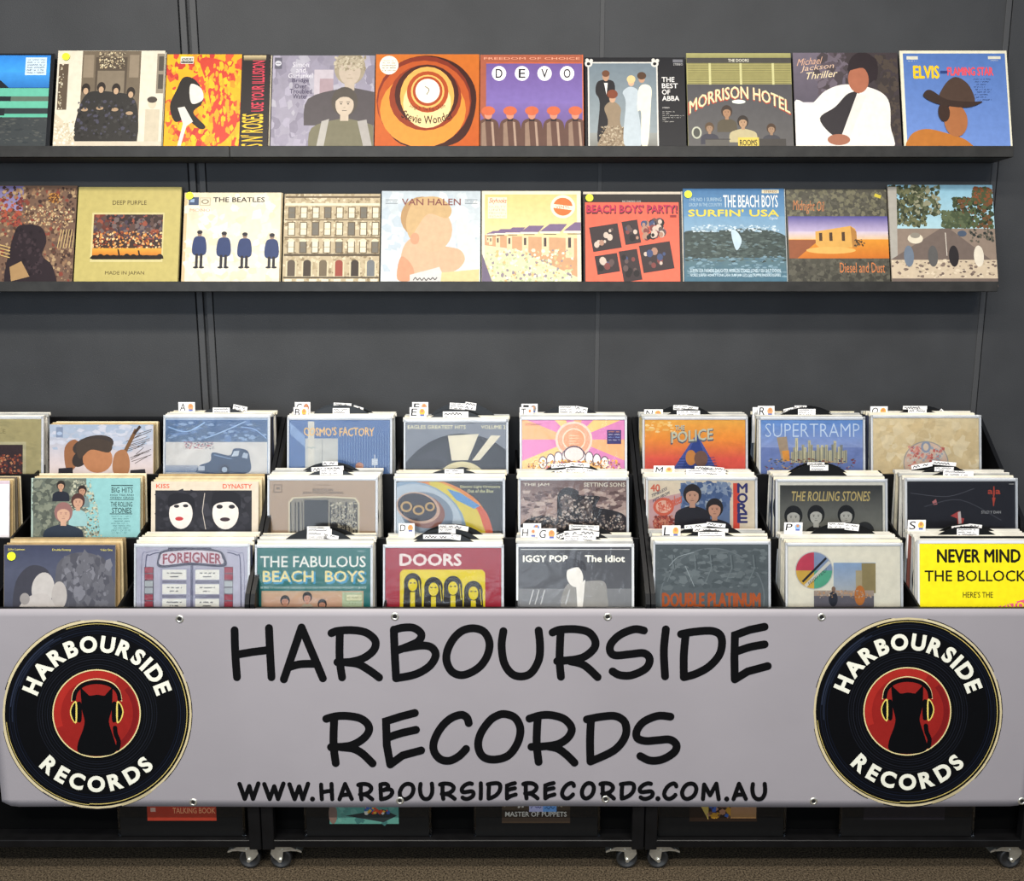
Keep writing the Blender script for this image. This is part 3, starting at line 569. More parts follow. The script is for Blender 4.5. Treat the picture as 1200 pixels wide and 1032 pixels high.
def b_sunray(a):
    a.R('#e9a877', 40, 118, 498, 700)
    for i in range(16):
        a0 = i*22.5; 
        if i % 2: a.P('#cf7fae', [(272, 205)] + [(272 + 420*math.cos(R_(a0 + k*11.25)), 205 + 420*math.sin(R_(a0 + k*11.25))) for k in range(3)])
    for i in range(16):
        if i % 2 == 0 and i % 4: a.P('#eebf7c', [(272, 205)] + [(272 + 420*math.cos(R_(i*22.5 + k*11.25)), 205 + 420*math.sin(R_(i*22.5 + k*11.25))) for k in range(3)])
    a.E('#efc6b4', 272, 205, 82, 80); a.E('#dd9f80', 272, 205, 72, 70); a.E('#eec8b0', 272, 205, 52, 50); a.E('#dc9a74', 272, 205, 46, 44)
    [a.W('#efd9b8', 250, 184 + i*12, 294, 191 + i*12) for i in range(4)]
    for i in range(9):
        x = 135 + i*34; y = 262 + abs(i - 4)**1.5*4; a.E('#5c4a56', x, y + 12, 19, 28); a.E('#f0e9e2', x, y + 13, 15, 24)
    a.E('#5c4a56', 272, 268, 46, 36); a.E('#f0d3cc', 272, 270, 41, 31); a.S(['#e9b24c', '#d98c48', '#f0d9b4', '#8f5c3c'], 110, 70, 296, 480, 345, 4, 10)
    a.R('#3a3466', 418, 163, 480, 224); a.W('#d88f5c', 424, 168, 474, 174); a.W('#c9c6d8', 424, 180, 474, 186); a.W('#8fa4d8', 424, 192, 474, 198); a.W('#c9c6d8', 424, 204, 474, 210); a.T('STEREO', 58, 134, 128, 142, '#9c5c6c', 0.0)
def b_sunset(a):
    a.G('#eeb14c', '#f09a3c', 583, 120, 1028, 200); a.G('#f09a3c', '#e2604c', 583, 200, 1028, 290); a.G('#e2604c', '#d0414c', 583, 290, 1028, 700)
    a.P('#4c5ca0', [(812, 178), (700, 345), (700, 700), (940, 700), (905, 345)]); a.P('#34488c', [(812, 178), (740, 345), (870, 345)])
    for i in range(5): a.L('#2f3c78', 3, [(735 - i*4, 290 + i*12), (890 + i*4, 284 + i*12)])
    a.E('#d08a44', 786, 285, 24, 34); a.E('#7c5a4a', 830, 290, 30, 36); a.S(['#f3c46c', '#f6dc9c'], 10, 590, 125, 720, 170, 10, 24, 0.5)
    a.T('THE', 716, 144, 758, 166, '#5f6672', 0.045); a.T('THE', 716, 142, 758, 162, '#c3cbb8', 0.02); a.T('POLICE', 698, 166, 884, 218, '#5f6672', 0.05, warp=lambda X, Y: (X, Y - (X - 700)*0.09 + 8)); a.T('POLICE', 700, 164, 882, 212, '#c9cdb4', 0.025, warp=lambda X, Y: (X, Y - (X - 700)*0.09 + 8))
def b_city(a):
    a.G('#6a93cc', '#9aa8d0', 40, 118, 492, 240); a.G('#7c8cbc', '#4a64a4', 40, 240, 492, 700)
    a.T('SUPERTRAMP', 62, 134, 478, 194, '#d2e0ee', -0.012)
    for i in range(26):
        x = 175 + i*9.4; h = 50 + 34*math.sin(i*0.9)**2 + (30 if i % 6 == 2 else 0); a.R(('#c9bf9c', '#a8a288', '#ddd2a8', '#8f9088')[i % 4], x, 310 - h, x + 12, 308); a.R('#7a7a70', x + 4, 300 - h*0.8, x + 6, 306)
    a.P('#b09a80', [(112, 196), (156, 192), (170, 300), (134, 302)]); a.P('#e09a44', [(134, 256), (166, 252), (170, 300), (142, 302)]); a.S(['#c9a878', '#6c6a64', '#3c4a70', '#8c3c34'], 60, 60, 290, 460, 345, 5, 13, 0.5)
def b_crest(a):
    a.G('#e2cfa6', '#dcc394', 535, 110, 1003, 700); a.S(['#e6d5b0', '#dac498'], 24, 550, 130, 990, 330, 20, 60); a.E('#a9a6a0', 768, 310, 100, 98, n=36); a.E('#dfc3ae', 768, 310, 95, 93, n=36)
    a.S(['#d98c80', '#e3a594', '#a8b0b8', '#d8cfc0', '#c86a60'], 70, 690, 235, 845, 340, 5, 15); a.E('#9aa3b4', 768, 238, 22, 26); a.E('#e4cdb4', 768, 238, 12, 16)
def m_white(a): a.R('#e4dfe2', -500, 380, 60, 900); a.R('#cbb8c2', -500, 380, 60, 400)
def m_teal(a):
    a.R('#63695f', 145, 375, 400, 900); a.G('#87b4b4', '#7fb3b2', 380, 375, 615, 900); a.S(['#6f7466', '#585d54', '#7c8070', '#4f544c'], 110, 150, 385, 330, 630, 10, 30)
    a.S(['#8a8c7c', '#a9a894', '#5c5f54', '#b8b8a0'], 190, 310, 385, 450, 630, 4, 11); a.P('#86b6b6', smooth([(400, 378), (470, 378), (620, 376), (620, 640), (460, 640), (430, 500)], True))
    a.P('#86b6b6', [(425, 395), (480, 378), (470, 640), (452, 560)])
    a.bust(268, 408, 17, '#b58c72', '#2b2420', '#23262f', 2.2); a.bust(362, 430, 18, '#a98068', '#2b2220', '#6f8484', 1.8); a.bust(344, 478, 27, '#bb927a', '#4a302c', '#8fb4b4', 1.5); a.bust(280, 530, 36, '#c29a82', '#8b6460', '#2c3440', 2.5)
    for i, (w, x0, x1) in enumerate((('BIG HITS', 492, 586), ('HIGH TIDE AND', 486, 590), ('GREEN GRASS', 486, 590))): a.T(w, x0, (414, 444, 456)[i], x1, (438, 453, 465)[i], '#2c4444', 0.0)
    a.R('#2c4444', 490, 404, 586, 408); a.R('#2c4444', 484, 468, 590, 470); a.R('#2c4444', 484, 530, 584, 533)
    a.T('THE ROLLING', 488, 478, 584, 500, '#2c4444', 0.005); a.T('STONES', 494, 504, 580, 528, '#2c4444', 0.01)
    for i in range(8): a.W('#54807f', 492 + (i % 3)*6, 540 + i*10, 576 - (i % 2)*8, 545 + i*10)
def m_faces(a):
    a.R('#cfc2ae', 660, 388, 1140, 900); a.R('#27262b', 682, 428, 1108, 900); a.S(['#2e2d33', '#222126', '#35343a'], 50, 690, 434, 1100, 630, 10, 34)
    a.T('KISS', 686, 400, 744, 418, '#d0563c', 0.03); a.T('DYNASTY', 980, 400, 1108, 420, '#d0563c', 0.025)
    a.E('#d9d0c8', 795, 530, 52, 68); a.E('#d9d0c8', 992, 528, 58, 72); a.P('#1c1b20', smooth([(740, 500), (745, 450), (800, 440), (850, 460), (855, 510), (820, 480), (770, 490)], True))
    a.P('#1c1b20', smooth([(930, 500), (940, 440), (1000, 430), (1055, 450), (1055, 510), (1020, 480), (960, 484)], True)); a.E('#b03a3c', 788, 553, 18, 9); a.E('#3a2c30', 990, 556, 22, 9)
    a.E('#2a282c', 776, 498, 12, 7); a.E('#2a282c', 816, 496, 12, 7); a.E('#2a282c', 966, 500, 14, 9); a.E('#2a282c', 1020, 500, 14, 9); a.L('#b8aea4', 3, [(900, 440), (890, 520), (905, 600)])
def m_wood(a):
    a.G('#b49a80', '#a98c70', 58, 385, 526, 900); a.R('#7c6a56', 76, 402, 114, 438); a.R('#b49a80', 80, 406, 110, 434); a.R('#7c6a56', 88, 414, 104, 424)
    a.T('BOB DYLAN', 250, 420, 338, 432, '#3c3028', 0.03); a.T('JOHN WESLEY HARDING', 204, 434, 384, 446, '#3c3028', 0.03); a.T('COLUMBIA STEREO', 256, 402, 330, 407, '#6e5c4a', 0.0)
    a.P('#d8cbaa', [(142, 700), (142, 480), (160, 458), (300, 453), (440, 460), (456, 484), (456, 700)]); a.P('#8c8474', [(148, 700), (148, 484), (166, 464), (300, 459), (434, 466), (450, 488), (450, 700)])
    for i in range(18):
        x = 156 + i*17; a.L(('#2e2a28', '#4a443c')[i % 2], 4 + i % 3*2, [(x, 700), (x + a.rng.uniform(-5, 5), 480)])
    a.S(['#3a3630', '#c4baa0', '#a39a84'], 70, 330, 480, 445, 600, 4, 11); a.R('#2c2a2b', 212, 470, 318, 700); a.E('#2a2624', 345, 582, 14, 16)
def m_ufo(a):
    a.R('#3a3c40', 610, 388, 1090, 900); a.P('#e08a3c', smooth([(690, 396), (830, 392), (980, 480), (1040, 620), (1020, 700), (900, 700)], True)); a.P('#d9c544', smooth([(760, 396), (850, 410), (960, 490), (1010, 620), (990, 700), (900, 700), (880, 560)], True))
    a.P('#d2603c', smooth([(960, 486), (1010, 520), (1040, 600), (1035, 640), (1005, 600), (985, 540)], True))
    a.E('#8fa4b8', 720, 560, 215, 160, rot=28); a.E('#b6c0c8', 735, 540, 180, 128, rot=28); a.E('#7d8a98', 750, 530, 120, 92, rot=20); a.E('#8c5a4c', 735, 520, 98, 72, rot=20); a.E('#caa58c', 712, 505, 98, 68, rot=14); a.E('#2a2430', 708, 502, 88, 60, rot=14)
    a.E('#c09a5c', 660, 500, 26, 24, n=20); a.E('#2a2430', 660, 500, 17, 15); a.E('#c09a5c', 714, 515, 26, 22); a.E('#2a2430', 714, 515, 17, 13); a.E('#c09a5c', 764, 500, 22, 20); a.E('#2a2430', 764, 500, 13, 12)
    a.P('#5f94c8', [(838, 420), (900, 440), (985, 496), (960, 510), (880, 470)]); a.T('Electric Light Orchestra', 898, 406, 1074, 420, '#d8d49c', 0.02); a.T('Out of the Blue', 930, 424, 1044, 438, '#d8d49c', 0.02)
def m_statue(a):
    a.G('#7c6460', '#a98f86', 38, 386, 505, 500); a.G('#b59a8e', '#8a6e66', 38, 500, 505, 900); a.S(['#8f7670', '#bca297', '#6c5450', '#c9b2a4'], 80, 45, 420, 500, 560, 16, 50, 0.45)
    a.P('#2b2424', smooth([(50, 640), (60, 560), (150, 540), (195, 560), (200, 450), (240, 415), (290, 430), (300, 450), (385, 455), (370, 500), (440, 515), (500, 545), (510, 640)], True))
    a.S(['#a38f80', '#c9b8a8', '#6a5850', '#3a3030', '#85736a'], 130, 70, 540, 495, 605, 4, 11); a.E('#6f5f58', 240, 490, 30, 44); a.E('#5f504a', 322, 510, 34, 44); a.S(['#b8a698', '#cdbcae', '#3a302e', '#2b2424'], 46, 212, 450, 356, 560, 5, 12)
    a.T('THE JAM', 50, 396, 162, 412, '#e6dcc8', 0.03); a.T('SETTING SONS', 316, 394, 498, 412, '#e6dcc8', 0.03)
def m_band(a):
    a.R('#e2d2b8', 596, 385, 1068, 900); a.R('#66799a', 740, 395, 958, 900); a.S(['#8b98ac', '#4d6288', '#a9b0b8', '#5c7096', '#7a8aa4'], 60, 745, 398, 955, 520, 14, 34)
    a.P('#c8a2a0', [(600, 470), (740, 440), (740, 640), (600, 640)]); a.bust(792, 450, 36, '#c79a80', '#2b2422', '#29262b', 2.2); a.bust(890, 510, 34, '#c9977c', '#2a2321', '#29262b', 2.3)
    a.E('#b9604c', 660, 575, 42, 40); a.S(['#9c4038', '#c98a70', '#7c3a34'], 36, 620, 540, 710, 600, 5, 13); a.E('#d2664c', 665, 500, 46, 40); a.E('#e6b8a0', 665, 500, 34, 28); a.L('#d2664c', 3, [(640, 490), (690, 508)]); a.L('#d2664c', 3, [(640, 504), (690, 520)])
    a.T('The Monkees', 640, 425, 745, 470, '#d2664c', 0.02, warp=lambda X, Y: (X, Y - (X - 640)*0.45 + 60)); a.T('40', 608, 402, 648, 432, '#d2664c', 0.04); a.T('TIMELESS', 612, 436, 680, 450, '#2c3050', 0.02, warp=lambda X, Y: (X, Y - (X - 612)*0.5 + 10)); a.T('HITS FROM', 618, 456, 690, 470, '#2c3050', 0.02, warp=lambda X, Y: (X, Y - (X - 612)*0.5 + 14))
    a.R('#d9503c', 972, 396, 1000, 640)
    for i, ch in enumerate('MORE'): a.T(ch, 992, 398 + i*44, 1034, 438 + i*44, '#35356c', 0.06)
def m_stones(a):
    a.R('#e4dfd0', 116, 394, 590, 900); a.R('#55554f', 126, 405, 580, 900); a.G('#3a3a38', '#6f6e66', 130, 408, 576, 520); a.G('#6f6e66', '#8a887c', 130, 520, 576, 700)
    a.T('THE ROLLING STONES', 176, 432, 524, 476, '#cbb474', 0.012, 0.12)
    for x, y, r in ((185, 545, 36), (285, 540, 34), (418, 540, 34)): a.bust(x, y, r, '#c3bfb4', '#22211f', '#2c2b29', 1.5)
    a.E('#302f2d', 500, 612, 42, 46)
def m_darkred(a):
    a.R('#2b2a2f', 685, 390, 1162, 900); a.L('#c9503c', 5, [(1068, 410), (1066, 496)]); a.T('aja', 1042, 420, 1096, 452, '#c9503c', 0.03); a.P('#c9503c', [(1060, 460), (1075, 460), (1066, 500)]); a.T('STEELY DAN', 1012, 518, 1098, 530, '#b5b3b0', 0.02)
    a.P('#c87a78', [(795, 478), (812, 466), (818, 490), (800, 492)]); a.P('#c24c48', [(876, 540), (915, 518), (918, 548), (936, 552), (925, 598), (908, 590), (905, 552)]); a.P('#e2cfc8', [(908, 525), (920, 520), (926, 590), (912, 590)])
    a.L('#57565c', 3, [(700, 440), (860, 455), (980, 420)], True); a.L('#4b4a50', 4, [(760, 500), (920, 470), (1100, 560)], True); a.R('#d8d4cc', 1134, 399, 1156, 401)
def f_kiss(a):
    a.G('#3b3f54', '#4c5062', 18, 668, 515, 780); a.G('#4c5062', '#34353c', 18, 780, 515, 1200)
    a.T('John Lennon', 34, 682, 108, 694, '#e2d35c', 0.0); a.T('Double Fantasy', 230, 684, 312, 696, '#e2d35c', 0.0); a.T('Yoko Ono', 442, 684, 496, 694, '#e2d35c', 0.0)
    a.P('#55555c', smooth([(245, 800), (270, 730), (350, 700), (440, 720), (490, 790), (500, 960), (260, 960)], True)); a.S(['#606067', '#4a4a52', '#72727a'], 50, 275, 720, 480, 930, 10, 34, 1.6)
    a.P('#3c3c45', smooth([(60, 960), (70, 830), (130, 760), (200, 770), (220, 820), (150, 860), (120, 960)], True)); a.E('#b5b0ac', 190, 860, 50, 72, rot=8); a.E('#a8a29e', 262, 890, 34, 62); a.P('#b2aca8', smooth([(90, 960), (120, 900), (200, 880), (240, 930), (240, 960)], True))
    a.E('#8f8a88', 110, 905, 22, 26)
def f_jukebox(a):
    a.G('#b9b4c2', '#c9c5cf', 600, 676, 1092, 1200); a.L('#5b5872', 5, [(640, 1100), (640, 750), (660, 712), (700, 700)], True); a.L('#5b5872', 5, [(1062, 1100), (1058, 750), (1040, 712), (1000, 700)], True)
    a.L('#7c7a92', 3, [(622, 1100), (622, 740), (650, 700), (700, 690)], True); a.L('#8d8ba2', 3, [(1078, 1100), (1074, 740), (1050, 704), (1000, 690)], True)
    for x in (636, 988):
        for i, c in enumerate(('#a8424e', '#a8424e', '#b9bdbb', '#b0b4b4', '#a8424e', '#a8424e')):
            a.R('#4a3c48', x - 2, 764 + i*30, x + 40 - (x > 900)*2, 793 + i*30); a.R(c, x, 766 + i*30, x + 36, 791 + i*30)
    a.R('#a8a4b6', 704, 770, 984, 1100); a.R('#6b687e', 838, 756, 850, 1100)
    for x in (714, 860):
        for i in range(3): a.R('#efeade', x, 776 + i*64, x + 106, 820 + i*64); a.W('#3c3840', x + 20, 788 + i*64, x + 86, 795 + i*64, 3); a.W('#3c3840', x + 34, 804 + i*64, x + 70, 810 + i*64, 3); a.R('#807c8c', x, 824 + i*64, x + 106, 836 + i*64)
    a.P('#4f4a5c', smooth([(696, 720), (720, 690), (840, 676), (960, 690), (990, 720), (986, 762), (840, 756), (704, 766)], True)); a.P('#d9cdd2', smooth([(706, 722), (726, 700), (840, 690), (956, 698), (978, 722), (974, 752), (840, 744), (712, 756)], True)); a.R('#4c4858', 740, 678, 930, 686)
    a.T('FOREIGNER', 718, 704, 974, 748, '#9c4450', 0.035, warp=lambda X, Y: (X, Y + ((X - 846)/128.0)**2*8 - 4))
def f_teal(a):
    a.R('#21706a', 5, 682, 505, 1200); a.T('THE FABULOUS', 18, 716, 484, 766, '#efede2', 0.012)
    a.T('BEACH  BOYS', 36, 786, 486, 838, '#3f9cc4', 0.05); a.T('BEACH  BOYS', 30, 782, 478, 830, '#efdf9c', 0.03)
    a.T('BE TRUE TO YOUR SCHOOL CAROLINE NO GOD ONLY KNOWS PET SOUNDS WOULDN\'T IT BE NICE', 20, 850, 486, 860, '#c9dcd4', 0.01); a.T('STEREO', 446, 692, 480, 698, '#bcd4cc', 0.0)
    a.R('#c8a884', 24, 870, 474, 1200); a.P('#b8c4a0', [(30, 876), (468, 876), (468, 960), (30, 960)]); a.G('#d2ae8c', '#c89a80', 30, 876, 380, 960)
    a.R('#a8b48c', 394, 882, 470, 916); a.R('#dcd8b0', 398, 886, 466, 912); a.W('#5c5c48', 402, 896, 462, 902); a.W('#5c5c48', 408, 922, 440, 928)
    a.bust(128, 915, 19, '#cd9478', '#2c2624', '#8a5c58', 1.5); a.bust(226, 900, 19, '#cd9478', '#2c2624', '#bfb49c', 1.5); a.bust(292, 930, 18, '#cd9478', '#2c2624', '#8a5c58', 1.5)
def f_red(a):
    a.R('#a92a3a', 565, 682, 1078, 1200); a.T('DOORS', 632, 708, 902, 758, '#f0e4dc', 0.055)
    a.P('#e8d21e', [(632, 1000), (632, 790), (646, 776), (994, 776), (1008, 790), (1008, 1000)])
    for x, y, r in ((688, 835, 34), (780, 855, 36), (866, 850, 36), (956, 872, 36)):
        a.E('#241c16', x, y, r*1.15, r*1.3); a.P('#241c16', [(x - r*1.1, y), (x + r*1.1, y), (x + r*1.3, 1000), (x - r*1.3, 1000)]); a.E('#e8d21e', x, y + 8, r*0.6, r*0.82); a.R('#e8d21e', x - r*0.3, y + 40, x + r*0.3, 1000)
        a.E('#241c16', x - r*0.25, y, 5, 3); a.E('#241c16', x + r*0.25, y, 5, 3); a.L('#e8d21e', 3, [(x + r*0.8, y - 10), (x + r, y + 60)])
def f_idiot(a):
    a.G('#494a4e', '#55565a', 28, 676, 526, 860); a.G('#77787a', '#6a6b6d', 28, 860, 526, 1200); a.T('IGGY POP', 48, 714, 244, 742, '#eeebdc', 0.05); a.T('The Idiot', 322, 714, 496, 742, '#eeebdc', 0.05)
    a.R('#c9c9c6', 38, 686, 518, 688.5)
    a.P('#8c8a86', smooth([(225, 960), (235, 850), (290, 835), (350, 825), (405, 830), (418, 880), (405, 960)], True)); a.P('#d8d4cc', [(282, 850), (322, 820), (310, 950), (288, 950)]); a.E('#38383c', 262, 768, 46, 44); a.E('#dcd8d0', 276, 806, 36, 48, rot=-14); a.P('#38383c', smooth([(228, 790), (240, 745), (310, 738), (325, 780), (290, 766), (250, 775)], True))
    for x in (75, 100, 125, 235): a.L('#b9b9b8', 4, [(x, 930), (x + 18, 865)])
def f_grey(a):
    a.G('#5f6667', '#6c7273', 628, 668, 1126, 1200); a.E('#7a8182', 880, 900, 232, 220, n=48); a.E('#666d6e', 880, 900, 226, 214, n=48); a.S(['#757c7c', '#5c6364', '#7f8686'], 60, 640, 690, 1115, 860, 14, 50, 0.5)
    for x in (700, 800, 870, 960, 1060): a.L('#808888', 4, [(x, 710), (x + 6, 770), (x - 20, 830)]); a.L('#52595a', 3, [(x + 8, 712), (x + 14, 772)])
    a.L('#a9b0b0', 3, [(760, 760), (800, 850)]); a.L('#a9b0b0', 3, [(690, 760), (730, 720), (800, 700)], True)
    a.T('DOUBLE PLATINUM', 660, 880, 1090, 940, '#c2602c', 0.05)
def f_square(a):
    a.R('#efe8d4', 160, 676, 662, 1200); a.R('#8fa8c4', 362, 746, 548, 870); a.G('#94acca', '#b9bcbc', 362, 746, 548, 880); a.R('#9c8c60', 486, 748, 548, 880); a.R('#b8a884', 460, 780, 488, 880); a.G('#b3a090', '#8a7c78', 275, 868, 540, 1000); a.R('#6f6a70', 275, 892, 540, 1000)
    a.E('#33343c', 360, 905, 20, 34); a.E('#8a6c58', 362, 862, 9, 12); a.E('#c87c3c', 478, 890, 24, 44); a.S(['#d2a070', '#a98c74', '#c9b4a0'], 30, 280, 868, 530, 900, 4, 9)
    a.E('#c9c6c0', 276, 780, 84, 84, n=32); a.P('#c8485c', [(276, 780)] + [(276 + 80*math.cos(R_(t)), 780 - 80*math.sin(R_(t))) for t in range(90, 181, 10)]); a.P('#8c9cb8', [(276, 780)] + [(276 + 80*math.cos(R_(t)), 780 - 80*math.sin(R_(t))) for t in range(0, 91, 10)])
    a.P('#d9b04c', [(276, 780)] + [(276 + 80*math.cos(R_(t)), 780 - 80*math.sin(R_(t))) for t in range(180, 271, 10)]); a.P('#5fae8c', [(276, 780)] + [(276 + 80*math.cos(R_(t)), 780 - 80*math.sin(R_(t))) for t in range(270, 361, 10)])
    a.L('#26262c', 10, [(225, 830), (330, 725)]); a.L('#dcd6c8', 14, [(238, 848), (345, 742)]); a.T('WISH YOU', 250, 800, 330, 818, '#33333a', 0.0, warp=lambda X, Y: (X, Y - (X - 290)*0.8))
def f_yellow(a):
    a.R('#ecdc1c', 738, 660, 1300, 1200); a.T('NEVER MIND', 818, 688, 1184, 744, '#1c1a0e', 0.045); a.T('THE BOLLOCKS', 762, 780, 1236, 828, '#1c1a0e', 0.02); a.T("HERE'S THE", 930, 874, 1062, 900, '#2a2614', 0.015)
    a.P('#e0607c', [(1080, 940), (1300, 880), (1300, 1010), (1080, 1000)]); a.T('PISTOLS', 1100, 920, 1236, 948, '#ecdc1c', 0.05)
def low_red(a):
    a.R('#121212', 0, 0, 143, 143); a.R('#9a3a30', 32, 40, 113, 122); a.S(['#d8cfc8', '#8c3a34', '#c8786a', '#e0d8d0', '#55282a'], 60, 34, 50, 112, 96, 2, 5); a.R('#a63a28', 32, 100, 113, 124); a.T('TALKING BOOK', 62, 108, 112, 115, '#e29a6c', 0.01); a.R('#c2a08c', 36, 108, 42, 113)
def low_green(a):
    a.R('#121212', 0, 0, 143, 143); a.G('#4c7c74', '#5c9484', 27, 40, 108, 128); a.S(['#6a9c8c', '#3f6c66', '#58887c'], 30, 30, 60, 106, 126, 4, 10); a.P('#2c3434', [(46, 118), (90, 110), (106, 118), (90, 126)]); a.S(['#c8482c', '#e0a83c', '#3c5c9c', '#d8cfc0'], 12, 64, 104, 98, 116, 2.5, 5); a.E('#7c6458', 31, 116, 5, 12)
def low_brown(a):
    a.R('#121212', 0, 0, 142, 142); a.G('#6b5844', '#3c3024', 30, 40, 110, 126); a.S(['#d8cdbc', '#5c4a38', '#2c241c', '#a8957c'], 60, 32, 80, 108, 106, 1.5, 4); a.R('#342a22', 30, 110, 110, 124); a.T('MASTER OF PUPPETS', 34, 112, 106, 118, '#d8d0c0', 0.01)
    a.R('#b8b4d0', 62, 96, 78, 112); a.W('#2c2c6c', 64, 99, 76, 102, 0.8); a.W('#2c2c6c', 64, 105, 76, 108, 0.8); a.R('#6f9ed0', 78, 94, 94, 112); a.E('#b86a50', 86, 100, 5, 2); a.W('#24486c', 80, 105, 92, 109, 0.8)
def low_dark(a):
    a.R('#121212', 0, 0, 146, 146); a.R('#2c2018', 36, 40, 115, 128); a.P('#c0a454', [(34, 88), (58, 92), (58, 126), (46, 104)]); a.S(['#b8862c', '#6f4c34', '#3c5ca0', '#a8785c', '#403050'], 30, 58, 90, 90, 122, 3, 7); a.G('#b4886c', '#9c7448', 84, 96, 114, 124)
def low_blue(a):
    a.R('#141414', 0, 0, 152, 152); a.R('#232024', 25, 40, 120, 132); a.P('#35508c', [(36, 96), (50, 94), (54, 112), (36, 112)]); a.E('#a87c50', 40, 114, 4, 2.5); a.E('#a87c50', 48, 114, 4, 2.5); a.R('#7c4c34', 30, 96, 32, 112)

# ------------------------------------------------------------------ the setting
def structure(name, mb, m): o = mb.build(name, m); o['kind'] = 'structure'; return o
wall = structure('wall_back', MB().box(-4.2, 4.2, 0.010, 0.12, 0, 3.3), M['wall'])
SEAM = [(-0.972, -0.994), (0.262, 0.284), (1.508, 1.522)]
edges = [-4.2, -3.20, -2.09, SEAM[0][1] - 0.012, 0.273, SEAM[2][0], 2.74, 4.2]
for i in range(len(edges) - 1):                       # sheets of wall lining, a thin joint between neighbours
    x0, x1 = edges[i] + 0.0012, edges[i+1] - 0.0012
    if i == 3: x0 = -0.950
    MB().box(x0, x1, 0.0, 0.0105, 0.0, 3.3, 0.001).build('wall_panel', M['wall'], wall)
MB().box(-1.002, -0.9835, -0.002, 0.0105, 0.0, 3.3, 0.001).build('joint_batten', M['batten'], wall)
MB().box(-0.9715, -0.9525, -0.002, 0.0105, 0.0, 3.3, 0.001).build('joint_batten', M['batten'], wall)
MB().box(0.266, 0.280, -0.0006, 0.0, 0.0, 3.3, 0.001).build('joint_batten', M['batten'], wall)
MB().box(1.488, 1.5045, -0.003, 0.0, 0.0, 3.3, 0.001).build('joint_batten', M['batten'], wall)
structure('floor', MB().box(-4.2, 4.2, -5.5, 0.12, -0.06, 0.0), M['carpet'])
structure('baseboard_back', MB().box(-4.2, 4.2, -0.018, -0.003, 0.0, 0.09, 0.003), M['black'])

# ------------------------------------------------------------------ picture-ledge shelves
def ledge(x0, x1, z0, z1, label):
    r = bpy.data.objects.new('wall_shelf', None); C.objects.link(r); r.location = ((x0 + x1)/2, 0, z0)
    tag(r, label, 'shelf', 'shallow record ledges on the wall'); L = (x1 - x0)/2; h = z1 - z0
    MB().box(-L, L, -0.118, -0.002, 0, 0.012, 0.001).build('shelf_board', M['shelf'], r)
    MB().box(-L, L, -0.120, -0.1085, 0.0, h, 0.0012).build('front_lip', M['shelf'], r)
    MB().box(-L, L, -0.014, -0.0015, 0.012, 0.06, 0.001).build('back_rail', M['shelf'], r)
    return r
ledge(-2.30, -0.8362, 2.025, 2.057, 'left length of the upper dark record shelf, ending at a butt joint')
ledge(-0.8350, 1.485, 2.025, 2.057, 'long right length of the upper dark record shelf on the charcoal wall')
ledge(-2.30, 1.475, 1.6325, 1.6630, 'lower dark record shelf on the charcoal wall, above the record bins')

# ------------------------------------------------------------------ records
board_cache = {}
def board(W, T, m):
    k = (round(W, 4), round(T, 4), m.name)
    if k not in board_cache:
        board_cache[k] = MB().box(-W/2, W/2, 0, T, 0, W, min(0.0008, T*0.3)).mesh('record', m)
    return board_cache[k]
edge_mats = {}
def edgemat(hx):
    if hx not in edge_mats: edge_mats[hx] = mat('cover_board_' + hx.strip('#'), hexl(hx), 0.6, noise=0.1, nscale=50)
    return edge_mats[hx]
def sleeve(parent, W, T, film=True):
    """polythene outer: hazy rim above and beside the cover, clear film in front"""
    m = MB()
    m.box(-W/2 - 0.005, W/2 + 0.006, -0.0012, T + 0.001, W + 0.001, W + 0.010)
    m.box(-W/2 - 0.0058, -W/2 - 0.0005, -0.0012, T + 0.001, 0.0, W + 0.010); m.box(W/2 + 0.0005, W/2 + 0.0068, -0.0012, T + 0.001, 0.0, W + 0.010)
    e = m.build('sleeve_rim', M['milky'], parent)
    if film:
        MB().add([(-W/2 - 0.005, -0.0042, 0.06), (W/2 + 0.006, -0.0042, 0.06), (W/2 + 0.006, -0.0042, W + 0.009), (-W/2 - 0.005, -0.0042, W + 0.009)], [(0, 1, 2, 3)]).build('clear_film', M['film'], parent)
    return e
def cover(W, art, x0, y0, wpx, hpx, edge, label, seed, T=0.004, dot=None, plastic=False, film=True):
    o = link('record', board(W, T, edgemat(edge))); tag(o, label, 'record')
    a = Art(True, seed); a.fr(x0, y0, wpx, hpx); art(a)
    H = W
    a.build('cover_print', lambda u, v, l: ((u - 0.5)*(W - 0.0016), -0.0003 - l, 0.0008 + (1 - v)*(H - 0.0016)), o)
    if plastic: sleeve(o, W, T, film)
    if dot:
        u, v = (dot[0] - x0)/wpx, (dot[1] - y0)/hpx
        MB().cyl((u - 0.5)*W, (1 - v)*H, dot[2]/wpx*W, -0.0034, -0.0028, 20).build('round_price_sticker', M['yellow'], o)['label'] = 'small round yellow price sticker'
    return o
LEAN = R_(15.5)
def shelf_record(xl, xr, ox, oy, yt, yl, ztop_board, ybot, art, edge, label, **k):
    """xl..xr photo pixels; ox, oy origin of the enlargement"""
    Z = 3.75; ym = (yt + yl)/2
    X0, _ = at(xl, ym, 0.062); X1, _ = at(xr, ym, 0.062); W = X1 - X0
    o = cover(W, art, (xl - ox)*Z, (yt - oy)*Z, (xr - xl)*Z, (yl - yt)/0.94*Z, edge, label, int(xl), **k)
    o.location = ((X0 + X1)/2, -ybot, ztop_board); o.rotation_euler = (-LEAN, 0, 0); o['group'] = 'records standing face out on the wall shelves'
    return o
UP, LO = 2.0385, 1.6460
